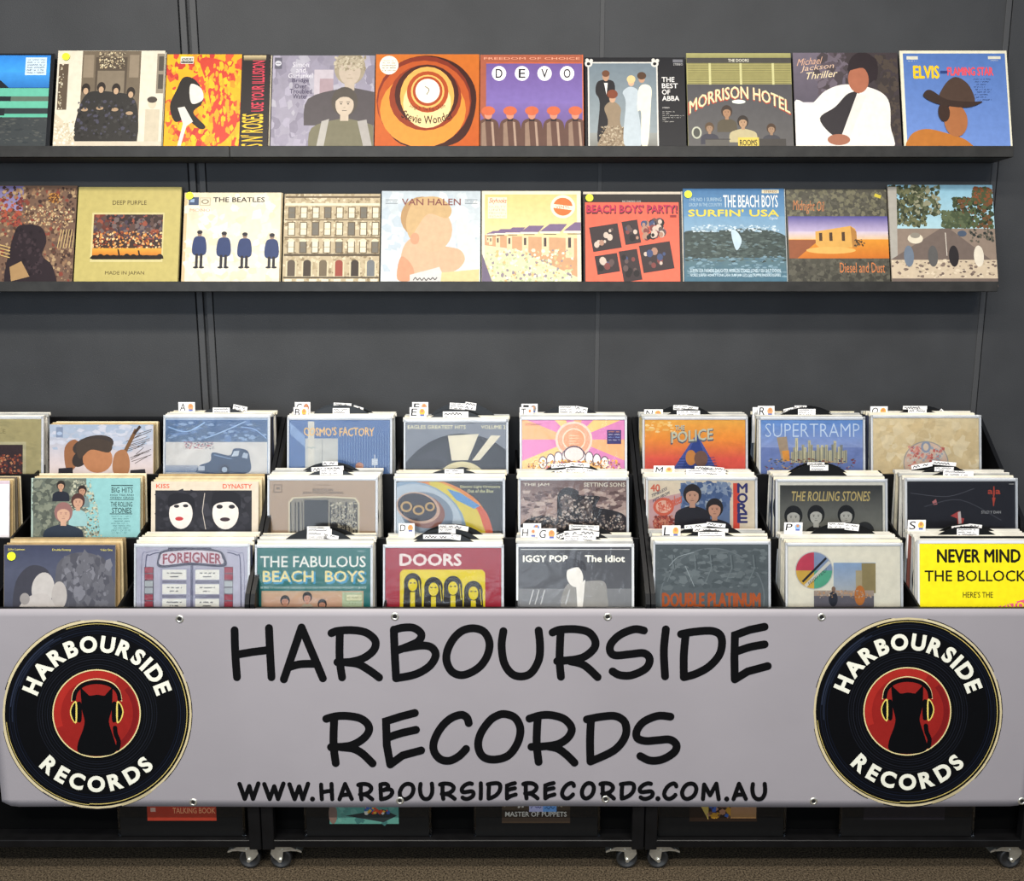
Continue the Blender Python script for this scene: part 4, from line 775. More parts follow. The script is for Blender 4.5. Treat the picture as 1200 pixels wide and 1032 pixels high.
S1 = [
 (-63, 60, 0, 40, 57, u_blue, '#15171a', 'sky-blue and teal striped record cover with black edge, leftmost on the upper shelf', {}),
 (64, 190.5, 0, 40, 59, u_door, '#d8cfba', 'cream record cover picturing a brown carved door and dark-clothed group, on the upper shelf', {'dot': (278, 100, 17)}),
 (193, 315, 0, 40, 60, u_yellow, '#3a2a20', 'yellow and red record cover with vertical red and yellow lettering on a black strip', {}),
 (318, 438.5, 310, 40, 63, u_grey, '#8d8894', 'muted lavender-grey portrait record cover on the upper shelf', {}),
 (439.5, 561.5, 310, 40, 62, u_orange, '#c96f3a', 'orange and brown concentric-ring record cover on the upper shelf', {}),
 (562.5, 684, 620, 40, 62.5, u_purple, '#c56b48', 'purple record cover with four white letter discs under an orange band', {}),
 (685.5, 803.5, 620, 40, 65, u_black, '#17171b', 'black record cover with white-framed group portrait and white capitals at its right', {}),
 (805.5, 929, 620, 40, 60.5, u_olive, '#8f8a5a', 'olive record cover with arched cream lettering across a dark window', {}),
 (931, 1055, 880, 40, 62, u_white, '#3a3335', 'record cover with white-suited reclining figure against dark grey, on the upper shelf', {}),
 (1057.5, 1184, 880, 40, 63, u_cowboy, '#ddd6be', 'blue record cover with cream border and brown hat, rightmost on the upper shelf', {}),
]
for i, (xl, xr, ox, oy, yt, fn, ed, lb, kw) in enumerate(S1):
    shelf_record(xl, xr, ox, oy, yt, 171.5, UP, 0.1035, fn, ed, lb, **kw)
S2 = [
 (-36, 87, 0, 200, 222, l_brown, '#6a5546', 'mottled brown and purple record cover, leftmost on the lower shelf', {}),
 (88.5, 210, 0, 200, 216, l_tan, '#a89c66', 'plain olive-tan record cover with small framed stage picture', {}),
 (214, 328.5, 0, 200, 220, l_cream, '#cbb995', 'cream record cover with small dark blue coats in a row', {'dot': (826, 92, 17)}),
 (332, 445, 310, 200, 226, l_facade, '#a89877', 'sepia record cover picturing a tenement front full of windows', {}),
 (446.5, 563, 310, 200, 223.5, l_baby, '#bcc4c8', 'pale blue-grey record cover with a fair-haired infant', {}),
 (564.5, 681, 620, 200, 224, l_roofs, '#e4dac0', 'pale yellow record cover with purple roofs and round orange sticker', {}),
 (683.5, 799.5, 620, 200, 222, l_party, '#2a2220', 'orange-red record cover with tilted snapshots and black top band', {'dot': (267, 114, 17)}),
 (801.5, 921, 620, 200, 220, l_wave, '#49749a', 'blue record cover with white and yellow capitals over a dark wave', {'dot': (703, 103, 17)}),
 (923, 1041.5, 880, 200, 218, l_desert, '#5a564a', 'dark olive record cover with orange desert and small tan block', {}),
 (1043, 1167, 880, 200, 219, l_road, '#8a8070', 'tree-lined road record cover, rightmost on the lower shelf', {}),
]
for i, (xl, xr, ox, oy, yt, fn, ed, lb, kw) in enumerate(S2):
    shelf_record(xl, xr, ox, oy, yt, 330, LO, 0.1035, fn, ed, lb, **kw)
# second copies standing close behind some covers
for (xl, xr, up, hx, lb) in ((67, 192, 1, '#d9d2c0', 'cream record edge showing behind the carved-door cover'), (196, 317, 1, '#c9bfa8', 'pale record edge showing behind the yellow and red cover'),
                            (216, 330, 0, '#cbb995', 'cream record edge showing behind the cover with the blue coats'), (685, 801, 0, '#d9cfbd', 'pale record edge showing behind the orange-red snapshot cover'),
                            (803, 922, 0, '#bfc4c0', 'pale record edge showing behind the blue wave cover'), (92, 211, 0, '#9d915c', 'tan record edge showing behind the olive-tan cover')):
    yy = 115 if up else 275; X0, _ = at(xl, yy, 0.055); X1, _ = at(xr, yy, 0.055); W = X1 - X0
    o = link('record', board(W, 0.004, edgemat(hx))); tag(o, lb, 'record', 'records standing face out on the wall shelves')
    o.location = ((X0 + X1)/2, -0.0972, UP if up else LO); o.rotation_euler = (-LEAN, 0, 0)

# ------------------------------------------------------------------ record browsers: three stepped units on castors
# tiers: lip Y, lip top Z, cover top Y, bin floor
TIER = {'front': (0.545, 0.790, 0.490), 'middle': (0.400, 0.943, 0.347), 'back': (0.255, 1.097, 0.202)}
BACKY = 0.105
def browser(x0, x1, label, nb=3):
    r = bpy.data.objects.new('record_browser', None); C.objects.link(r); xc = (x0 + x1)/2; r.location = (xc, -0.33, 0.0)
    tag(r, label, 'record rack', 'stepped black record browsers'); L = (x1 - x0)/2
    oy = 0.33
    def q(Y): return -(Y - oy)
    T = 0.012
    prof = [(q(0.557), 0.085), (q(0.557), 0.80), (q(0.545), 0.826), (q(BACKY), 1.245), (q(BACKY - 0.012), 1.245), (q(BACKY - 0.012), 0.085)]
    side = MB().prism(prof, -L, -L + T).mesh('side_panel', M['black'])
    link('side_panel', side, r); link('side_panel', side, r, loc=(2*L - T, 0, 0))
    MB().box(-L + T, L - T, q(BACKY), q(BACKY - 0.010), 0.1, 1.247, 0.001).build('back_panel', M['black'], r)
    # lips and bin floors
    for k, (yl, zt, yt) in TIER.items():
        zb = 0.60 if k == 'front' else zt - 0.31
        MB().box(-L + T, L - T, q(yl + T), q(yl), zb, zt, 0.0015).build('tier_board', M['black'], r)
        yb = {'front': 0.40 + T, 'middle': 0.255 + T, 'back': BACKY}[k]; zc = BINZ[k] - 0.002
        MB().prism([(q(yl), zc), (q(yb), zc + 0.006), (q(yb), zc - 0.004), (q(yl), zc - 0.010)], -L + T, L - T).build('bin_floor', M['blackmatt'], r)
        for j in range(1, nb):                         # low sloping partitions between the bins
            x = -L + 2*L*j/nb
            MB().prism([(q(yl), zc + 0.004), (q(yl), zt - 0.004), (q(yb), zt + 0.045), (q(yb), zc + 0.028)], x - 0.003, x + 0.003).build('bin_partition', M['black'], r)
    # carcass below
    MB().box(-L + T, L - T, q(0.557), q(BACKY), 0.088, 0.100, 0.001).build('bottom_board', M['black'], r)
    MB().box(-L + T, L - T, q(0.500), q(0.492), 0.100, 0.60, 0.001).build('recessed_front', M['blackmatt'], r)
    MB().box(-L + T, L - T, q(0.559), q(0.545), 0.082, 0.104, 0.0015).build('bottom_rail', M['black'], r)
    post = MB().box(0, 0.034, q(0.5605), q(0.535), 0.075, 0.60, 0.002).mesh('corner_post', M['black'])
    link('corner_post', post, r, loc=(-L, 0, 0)); link('corner_post', post, r, loc=(L - 0.034, 0, 0))
    for sx in (-1, 1):
        for Y in (0.525, 0.16): castor(r, sx*(L - 0.040), q(Y), sx)
    return r
castor_mesh = {}
def castor(par, x, y, sx):
    if sx not in castor_mesh:
        fl = lambda P: [(p[0]*-sx, p[1]) for p in P] if sx < 0 else [(-p[0]*-1*1, p[1]) for p in P]
        s = 1 if sx < 0 else -1                        # the brake pedal points into the unit
        out = [(-0.024, 0.050), (-0.020, 0.068), (-0.010, 0.0735), (0.024, 0.0735), (0.040, 0.069), (0.052, 0.062), (0.050, 0.058), (0.034, 0.059), (0.012, 0.056), (0.010, 0.036), (0.004, 0.026), (-0.004, 0.027), (-0.016, 0.038)]
        out = [(p[0]*s, p[1]) for p in out]
        f = MB(); f.prism(out, -0.0165, -0.0140, 'y'); f.prism(out, 0.0140, 0.0165, 'y'); f.box(-0.024, 0.024, -0.0165, 0.0165, 0.0715, 0.0745); f.box(-0.028, 0.028, -0.024, 0.024, 0.0745, 0.0775, 0.0005); f.cyl(0.003*s, 0.0305, 0.0055, -0.021, 0.019, 12)
        f.cyl(0.010*s, 0.062, 0.003, -0.0185, -0.016, 10)
        pd = MB(); pd.prism([(p[0]*s, p[1]) for p in ((0.034, 0.063), (0.052, 0.064), (0.064, 0.056), (0.064, 0.051), (0.050, 0.056), (0.034, 0.058))], -0.0135, 0.0135, 'y')
        w = MB(); w.ring(0, 0.0, [(0.0300, -0.007), (0.0290, -0.0105), (0.0235, -0.0112), (0.0225, -0.009), (0.008, -0.0095), (0.008, 0.0095), (0.0225, 0.009), (0.0235, 0.0112), (0.0290, 0.0105), (0.0300, 0.007)], 32)
        castor_mesh[sx] = (f.mesh('castor', M['metal']), pd.mesh('brake_pedal', M['metal']), w.mesh('castor_wheel', M['rubber']))
    f, pd, w = castor_mesh[sx]; s = 1 if sx < 0 else -1
    c = link('castor', f, par, loc=(x, y, 0)); c['label'] = 'zinc-plated castor fork'
    link('brake_pedal', pd, c); link('castor_wheel', w, c, loc=(0.003*s, 0, 0.0302))
LN0 = R_(10.0)
BINZ = {}
for k, (yl, zt, yt) in TIER.items():
    pxtop = {'front': 641, 'middle': 563.5, 'back': 493}[k]
    BINZ[k] = at(600, pxtop, yt)[1] - 0.312*math.cos(LN0) - 0.006
browser(-1.7850, -0.7080, 'black stepped record browser at the left end, holding the card-edged records')
browser(-0.7050, 0.3720, 'middle black stepped record browser, behind the centre of the banner')
browser(0.3750, 1.4700, 'black stepped record browser at the right end with its sloping side panel showing')

# ------------------------------------------------------------------ fronts of the bins
rnd = random.Random(7)
white_edges = ['#e6e2d6', '#dedad0', '#ece8dc', '#cfcfcb', '#e2dcc8', '#f0ece2', '#bfc4c6', '#d8cdb2', '#3a4058', '#8a5044', '#6f7c8c', '#c4ae78', '#2a2a2e', '#e6e2d6', '#ded8c8']
card_edges = ['#c8b48a', '#b39a6c', '#d2c29c', '#8c7a58', '#ddd0b0', '#a88c60', '#5c5346']
stack_mesh = {}
def stack_record(kind, hx, W):
    k = (kind, hx, W)
    if k not in stack_mesh:
        T = 0.0048 if kind == 'plastic' else 0.0040
        m = MB().box(-W/2, W/2, 0, T, 0, 0.3115, 0.0008).mesh('record', edgemat(hx))
        e = None
        if kind == 'plastic':
            b = MB(); b.box(-W/2 - 0.004, W/2 + 0.005, -0.0004, T + 0.0006, 0.3120, 0.3215, 0.0005)
            e = b.mesh('sleeve_rim', M[rnd.choice(('milky2', 'milky2', 'milky3', 'milky4'))])
        stack_mesh[k] = (m, e)
    return stack_mesh[k]
M['milky2'] = mat('packed_sleeve_plastic', (0.68, 0.65, 0.57), 0.3, noise=0.12, nscale=18, spec=0.5)
M['milky3'] = mat('grey_sleeve_plastic', (0.40, 0.40, 0.38), 0.25, noise=0.2, nscale=14, spec=0.6)
M['milky4'] = mat('cream_sleeve_plastic', (0.74, 0.68, 0.53), 0.4, noise=0.12, nscale=18, spec=0.4)
RISE = {'front': 0.006, 'middle': 0.004, 'back': -0.001}
ORD = ('first', 'second', 'third', 'fourth', 'fifth', 'sixth', 'seventh', 'eighth', 'ninth')
DEPTH = {'front': 0.074, 'middle': 0.076, 'back': 0.078}
BOT = {k: (TIER[k][0] - 0.001, 0.010 + {'front': 0.412, 'middle': 0.267, 'back': BACKY}[k]) for k in TIER}
def stackpose(tier, X, ytop_off, frac, ztop):
    """frac 0 = front cover, 1 = hindmost"""
    yl, zt, yt = TIER[tier]
    lean = LN0*(1 - frac) + R_(2.0)*frac
    return (X, -(yt - DEPTH[tier]*frac) , ztop, lean)
def binstack(tier, xl, xr, yt, ox, oy, art, edge, label, n, kind, group, spread=1.0, plastic=True, **kw):
    Z = 3.75; Yt = TIER[tier][2]
    X0, Zt = at(xl, yt, Yt); X1, _ = at(xr, yt, Yt); W = X1 - X0; xc = (X0 + X1)/2
    o = cover(W, art, (xl - ox)*Z, (yt - oy)*Z, (xr - xl)*Z, (xr - xl)*Z, edge, label, int(xl) + int(yt), plastic=plastic, **kw)
    # hang it from its top edge: bottom = top + lean
    o.location = (xc, -(Yt + W*math.sin(LN0)), Zt - W*math.cos(LN0)); o.rotation_euler = (-LN0, 0, 0)
    o['group'] = 'front covers of the record bins'
    base = Zt
    for j in range(1, n + 1):
        f = j/n*spread
        lean = LN0*(1 - f) + R_(2.0)*f
        hx = rnd.choice(white_edges if kind == 'plastic' else card_edges)
        m, e = stack_record(kind, hx, 0.312)
        r = link('record', m); Yb = Yt + 0.3115*math.sin(LN0) - 0.0045 - (0.118)*f; Zb = Zt - 0.3115*math.cos(LN0) + RISE[tier]*f - (0 if kind == 'plastic' else 0.001) + (rnd.uniform(-0.002, 0.0025))
        r.location = (xc + rnd.uniform(-0.0035, 0.0045), -Yb, Zb); r.rotation_euler = (-lean, 0, rnd.uniform(-0.004, 0.004)); r['label'] = ('hindmost' if j == n else ORD[j - 1]) + (' sleeved' if kind == 'plastic' else ' card-edged') + ' record ' + ('directly ' if j == 1 else '') + group[group.index('behind'):]; r['category'] = 'record'
        r['group'] = group.replace('one of the ', '')
        if e: link('sleeve_rim', e, r)
    return xc, Zt
P_, K_ = 'plastic', 'card'
BINS = [
 ('back', -74, 48.5, 491, 0, 460, b_beige, '#b5a878', 'beige cover with a dark stage picture, at the left edge of the back row', 4, P_, 'one of the sleeved records behind the beige stage cover'),
 ('back', 58, 180, 497, 0, 460, b_guitar, '#c8b48a', 'pale blue record cover of a smiling man lifting his hat, back row', 5, K_, 'one of the card-edged records behind the hat-lifting cover'),
 ('back', 194, 314, 490, 0, 460, b_truck, '#9fb0c8', 'blue and white record cover with an old truck, back row', 8, P_, 'one of the sleeved records behind the old-truck cover'),
 ('back', 339, 457, 492, 300, 460, b_corrug, '#54719e', 'blue corrugated-iron record cover with yellow lettering, back row', 9, P_, 'one of the sleeved records behind the blue corrugated cover'),
 ('back', 475.5, 593, 495, 300, 460, b_disc, '#6e7078', 'grey record cover with a big dark disc and cream wedges, back row', 9, P_, 'one of the sleeved records behind the dark-disc cover'),
 ('back', 611.5, 732, 492, 600, 460, b_sunray, '#3a3e66', 'pink and orange sun-ray record cover, back row', 8, P_, 'one of the sleeved records behind the sun-ray cover'),
 ('back', 755.5, 873.5, 492, 600, 460, b_sunset, '#dc8a44', 'orange-to-red record cover with a blue cone, back row', 9, P_, 'one of the sleeved records behind the blue-cone cover'),
 ('back', 891.5, 1011, 492, 880, 460, b_city, '#5f7cb4', 'blue record cover with a toy city on the water, back row', 9, P_, 'one of the sleeved records behind the toy-city cover'),
 ('back', 1023, 1147, 490, 880, 460, b_crest, '#dcc394', 'cream record cover with a round pink crest, right end of the back row', 9, P_, 'one of the sleeved records behind the cream crest cover'),
 ('middle', -116, 11, 563, 0, 460, m_white, '#e4dfe2', 'white record cover cut by the left edge of the middle row', 5, K_, 'one of the card-edged records behind the white cover'),
 ('middle', 36.5, 164.5, 560, 0, 460, m_teal, '#9fb0a4', 'grey and turquoise record cover of a group among rocks, middle row', 3, K_, 'one of the card-edged records behind the turquoise cover'),
 ('middle', 177, 303, 564, 0, 460, m_faces, '#cfc2ae', 'black record cover with two white-painted faces, middle row', 6, K_, 'one of the card-edged records behind the painted-faces cover'),
 ('middle', 316, 440, 563, 300, 460, m_wood, '#b49a80', 'tan record cover with an arched woodland photo, middle row', 9, P_, 'one of the sleeved records behind the woodland cover'),
 ('middle', 464.5, 589, 564, 300, 460, m_ufo, '#4c5056', 'dark record cover with a silver and orange saucer, middle row', 9, P_, 'one of the sleeved records behind the silver saucer cover'),
 ('middle', 610, 734, 563, 600, 460, m_statue, '#8c7670', 'brown-pink cloudy record cover with dark statue heads, middle row', 9, P_, 'one of the sleeved records behind the statue cover'),
 ('middle', 759.5, 884.5, 563, 600, 460, m_band, '#e2d2b8', 'cream record cover with two dark-haired men on blue, middle row', 9, P_, 'one of the sleeved records behind the cream two-men cover'),
 ('middle', 911.5, 1037, 565, 880, 460, m_stones, '#e4dfd0', 'dark grey record cover with gold capitals over three heads, middle row', 9, P_, 'one of the sleeved records behind the gold-lettered cover'),
 ('middle', 1063, 1189.5, 564, 880, 460, m_darkred, '#2b2a2f', 'near-black record cover with small red marks, right end of the middle row', 9, P_, 'one of the sleeved records behind the near-black cover'),
 ('front', 4.5, 135.5, 638, 0, 460, f_kiss, '#8a7f6c', 'slate-grey record cover of two faces close together, front row', 4, K_, 'one of the card-edged records behind the two-faces cover'),
 ('front', 160, 290, 641, 0, 460, f_jukebox, '#b9b4c2', 'lilac jukebox record cover with red lettering, front row', 7, P_, 'one of the sleeved records behind the jukebox cover'),
 ('front', 301.5, 434, 642, 300, 460, f_teal, '#21706a', 'teal record cover with big cream and yellow capitals, front row', 9, P_, 'one of the sleeved records behind the teal cover'),
 ('front', 451.5, 587.5, 642, 300, 460, f_red, '#8c2430', 'crimson record cover with a yellow panel of four heads, front row', 9, P_, 'one of the sleeved records behind the crimson cover'),
 ('front', 607.5, 740, 641, 600, 460, f_idiot, '#4c4d52', 'black-and-white record cover of a man in a grey jacket, front row', 9, P_, 'one of the sleeved records behind the grey-jacket cover'),
 ('front', 768, 900, 638, 600, 460, f_grey, '#5f6667', 'dull grey embossed record cover with orange capitals at its foot', 9, P_, 'one of the sleeved records behind the dull grey cover'),
 ('front', 923, 1055, 640, 880, 460, f_square, '#ded7c2', 'off-white record cover with a round sticker and small centre photo, front row', 9, P_, 'one of the sleeved records behind the off-white cover'),
 ('front', 1077.5, 1211, 637, 880, 460, f_yellow, '#ecdc1c', 'bright yellow record cover with black capitals, right end of the front row', 8, P_, 'one of the sleeved records behind the bright yellow cover'),
]
NOFILM = {'f_yellow'}
pos = {}
for B in BINS:
    tier, xl, xr, yt, ox, oy, fn, ed, lb, n, kind, g = B
    sp = {3: 0.45, 4: 0.6, 5: 0.6, 6: 0.8}.get(n, 1.0)
    pos[fn.__name__] = binstack(tier, xl, xr, yt, ox, oy, fn, ed, lb, n, kind, g, sp, plastic=(kind == P_), film=fn.__name__ not in NOFILM)
for o in bpy.data.objects:                              # the round price sticker on the slate-grey cover
    if o.get('label', '').startswith('slate-grey record cover'):
        W = o.dimensions.x if o.dimensions.x > 0 else 0.31
        MB().cyl((47 - 17)/491*W*1.0 - W/2 + 0.004, W - (718 - 668)/491*W, 0.0118, -0.0034, -0.0028, 20).build('round_price_sticker', M['yellow'], o)['label'] = 'small round yellow price sticker'
        break

# ------------------------------------------------------------------ black divider discs with white labels, and index cards
def slotY(tier, j, n=9):
    """Y of the gap behind the j-th record, at its top"""
    f = (j + 0.5)/n
    lean = LN0*(1 - f) + R_(2.0)*f
    Yb = TIER[tier][2] + 0.3115*math.sin(LN0) - 0.0045 - 0.118*f
    return Yb - 0.3115*math.sin(lean), lean
def disc(tier, cx, ytop, j, labels, where, n=9, R=0.150):
    Y, lean = slotY(tier, j, n); X, Zt = at(cx, ytop, Y)
    off = min(abs(X - (at((B[1] + B[2])/2, B[3], TIER[tier][2])[0])) for B in BINS if B[0] == tier)
    R = min(R, 0.158 - off); c = MB()
    m = 64; vs = []; 
    for y in (-0.0006, 0.0006): vs += [(R*math.cos(2*math.pi*i/m), y, -R + R*math.sin(2*math.pi*i/m)) for i in range(m)]
    c.add(vs, [list(range(m)), list(range(2*m - 1, m - 1, -1))] + [[i, (i+1) % m, m + (i+1) % m, m + i] for i in range(m)])
    o = c.build('record_divider', M['vinylblack'], None, (X, -Y + 0.0, Zt)); o.rotation_euler = (-lean, 0, 0)
    tag(o, where, 'divider', 'round black dividers standing among the bin records')
    for (x0, y0, x1, y1, rot, lines) in labels:
        A0, Z0 = at(x0, y0, Y); A1, Z1 = at(x1, y1, Y); w, h = A1 - A0, Z0 - Z1
        lb = MB().box(-w/2, w/2, -0.0003, 0.0003, -h/2, h/2).build('name_label', M['white'], o, ((A0 + A1)/2 - X, -0.0012, (Z0 + Z1)/2 - Zt)); lb.rotation_euler = (0, R_(rot), 0)
        a = Art(False, int(x0*7 + y0)); a.fr(0, 0, w*1000, h*1000); W_, H_ = w*1000, h*1000; k = len(lines)
        for i, t in enumerate(lines):
            ya, yb = H_*(i + 0.18)/k, H_*(i + 0.86)/k
            if t: a.T(t, W_*0.06, ya, W_*(0.06 + min(0.86, 0.07*len(t) + 0.2)), yb, '#232228', 0.0, 0.1)
            else: a.W('#2a2930', W_*0.06, ya, W_*a.rng.uniform(0.7, 0.93), yb, (yb - ya)*0.26)
        a.build('handwriting', lambda u, v, l: ((u - 0.5)*w, -0.00045 - l, (0.5 - v)*h), lb)
    return o
def card(tier, box, j, letter, col, where, n=9):
    x0, y0, x1, y1 = box; Y, lean = slotY(tier, j, n); A0, Z0 = at(x0, y0, Y); A1, Z1 = at(x1, y1, Y); w, h = A1 - A0, Z0 - Z1; tall = 0.11
    o = MB().box(-w/2, w/2, -0.0004, 0.0004, -tall, 0.0).build('index_card', M['white'], None, ((A0 + A1)/2, -Y, Z0)); o.rotation_euler = (-lean, 0, 0)
    tag(o, where, 'index card', 'white lettered index cards in the record bins')
    a = Art(False, int(x0)); a.fr(0, 0, 100, 55)
    if letter: a.T(letter, 10, 8, 44, 50, '#16161a', 0.0, 0.12)
    a.E(col, 74, 28, 17, 20, n=9); a.E('#c98a5c', 74, 22, 9, 10, n=8); a.R('#5c6cae', 62, 42, 86, 52)
    a.build('letter_and_picture', lambda u, v, l: ((u - 0.5)*w, -0.0006 - l, -v*h), o)
    return o
N2, N3 = ['', ''], ['', '', '']
D = [
 ('back', 264, 476, 6, [(273, 475, 290, 482, 12, N2)], 'black divider furthest back behind the old-truck cover', 8),
 ('back', 262, 478, 3, [(249.5, 477.5, 270, 488, 0, N3)], 'black divider with square label just behind the old-truck cover', 8),
 ('back', 402, 471.5, 7, [(391, 472, 412, 479, 3, N2), (414, 476, 426, 481, 16, [''])], 'rear black divider behind the blue corrugated cover', 9),
 ('back', 400, 474.5, 4, [(390, 478, 410, 488, 0, N3)], 'front black divider behind the blue corrugated cover', 9),
 ('back', 542, 471, 7, [(527, 472, 545, 479.5, 3, N3), (545, 471.5, 558, 480, 8, N2)], 'rear black divider behind the dark-disc cover', 9),
 ('back', 534, 480.5, 3, [(519, 482, 549, 492.5, 0, ['', 'The Eagles'])], 'black divider with a wide readable label behind the dark-disc cover', 9),
 ('back', 668, 474.5, 5, [(655, 475.5, 674, 484, 0, N3), (674, 476.5, 688, 486, 10, N2)], 'black divider behind the sun-ray cover', 8),
 ('back', 801, 474, 7, [(789, 474.5, 806, 480, 0, N2), (806, 476, 818, 480, 8, [''])], 'rear black divider behind the blue-cone cover', 9),
 ('back', 808, 479, 3, [(793, 481, 820, 487, 0, N2)], 'front black divider behind the blue-cone cover', 9),
 ('back', 945, 475, 6, [(918, 478, 930, 482, -12, ['']), (931, 475, 945, 479, 0, [''])], 'rear black divider behind the toy-city cover', 9),
 ('back', 945, 477, 3, [(935, 479, 955, 487, 0, N3)], 'front black divider behind the toy-city cover', 9),
 ('back', 1079, 475, 6, [(1058, 475.5, 1086, 479.5, 0, ['']), (1100, 480, 1106, 486, 40, [''])], 'rear black divider behind the cream crest cover', 9),
 ('back', 1075, 479, 3, [(1064, 479.5, 1085, 487, 0, N2)], 'front black divider behind the cream crest cover', 9),
 ('middle', 388, 541, 7, [(378, 540.5, 396, 545, 0, [''])], 'hindmost black divider behind the woodland cover', 9),
 ('middle', 386, 545.5, 5, [(365, 546.5, 403, 551.5, -3, [''])], 'middle black divider of three behind the woodland cover', 9),
 ('middle', 388, 549.5, 2, [(375, 549.5, 402, 556, 0, N2)], 'foremost black divider behind the woodland cover', 9),
 ('middle', 532, 548.5, 4, [(521, 549.5, 543.5, 556.5, 0, N2)], 'lone black divider behind the silver saucer cover', 9),
 ('middle', 670, 541.5, 7, [(646, 543, 668, 547.5, -5, ['']), (668, 542, 691, 546.5, 4, [''])], 'rear black divider behind the statue cover', 9),
 ('middle', 670, 548, 4, [(650, 550, 666, 555, -8, ['']), (663, 548, 682, 555, 0, N2), (682, 549, 697, 556, 12, N2)], 'front black divider behind the statue cover', 9),
 ('middle', 828, 545.5, 6, [(814, 546, 832, 550, 0, ['']), (832, 547, 848, 551, 6, [''])], 'rear black divider behind the cream two-men cover', 9),
 ('middle', 828, 549, 3, [(804, 550, 850, 556, 2, N2)], 'front black divider behind the cream two-men cover', 9),
 ('middle', 958, 541, 6, [(946, 541.5, 966, 544.5, 0, [''])], 'rear black divider behind the gold-lettered cover', 9),
 ('middle', 958, 543.5, 3, [(949, 544.5, 970, 551, 0, N2)], 'front black divider behind the gold-lettered cover', 9),
 ('middle', 1098, 540.5, 7, [(1068, 543, 1092, 548, -10, ['']), (1092, 540.5, 1120, 545, 5, [''])], 'hindmost black divider behind the near-black cover', 9),
 ('middle', 1107, 546, 5, [(1095, 547, 1117, 552, 0, N2)], 'middle black divider of three behind the near-black cover', 9),
 ('middle', 1118, 551, 2, [(1105, 551.5, 1140, 557.5, 2, N2)], 'foremost black divider behind the near-black cover', 9),
 ('front', 383, 616.5, 7, [(360, 616.5, 387, 622, 0, N2)], 'rear black divider behind the teal cover', 9),
 ('front', 373, 618.5, 4, [(360, 619, 389, 627, 2, ['', '']), (360, 626, 384, 633, 0, ['JOHN LENNON']), (380, 626, 397, 633, 12, N2)], 'front black divider behind the teal cover', 9),
 ('front', 530, 613.5, 7, [(514, 614.5, 532, 618.5, 0, ['']), (532, 615.5, 549, 621, 10, [''])], 'hindmost black divider behind the crimson cover', 9),
 ('front', 523, 618.5, 4, [(514, 619, 534, 625, 0, N2)], 'middle black divider of three behind the crimson cover', 9),
 ('front', 520, 624, 2, [(496, 626, 530, 631, 0, ['']), (528, 626, 540, 632, 8, N2)], 'foremost black divider behind the crimson cover', 9),
 ('front', 685, 614.5, 7, [(667, 615, 702, 621, 2, N2)], 'hindmost black divider behind the grey-jacket cover', 9),
 ('front', 678, 620, 4, [(645, 626, 664, 631, -20, ['']), (661, 621.5, 680, 627, -4, ['']), (680, 621.5, 702, 627, 8, [''])], 'middle black divider of three behind the grey-jacket cover', 9),
 ('front', 680, 626.5, 2, [(661, 627, 682, 634.5, 0, N3), (682, 627, 698, 634, 6, N2)], 'foremost black divider behind the grey-jacket cover', 9),
 ('front', 832, 612.5, 6, [(802, 614, 828, 618.5, -6, ['']), (828, 612.5, 850, 617, 6, ['']), (812, 618.5, 853, 623, 2, [''])], 'rear black divider behind the dull grey cover', 9),
 ('front', 832, 621, 3, [(818, 623, 849, 631, 0, N3)], 'front black divider behind the dull grey cover', 9),
 ('front', 988, 611.5, 6, [(970, 612, 990, 618.5, 0, N2), (990, 613.5, 1006, 621, 6, N2)], 'rear black divider behind the off-white cover', 9),
 ('front', 1133, 613, 6, [(1115, 615, 1135, 620, -8, ['']), (1135, 614, 1150, 619, 6, [''])], 'rear black divider behind the bright yellow cover', 8),
 ('front', 1133, 616.5, 3, [(1121, 619, 1146, 627, 0, N3)], 'front black divider behind the bright yellow cover', 8),
]
for t, cx, yt, j, lb, where, n in D: disc(t, cx, yt, j, lb, where, n)
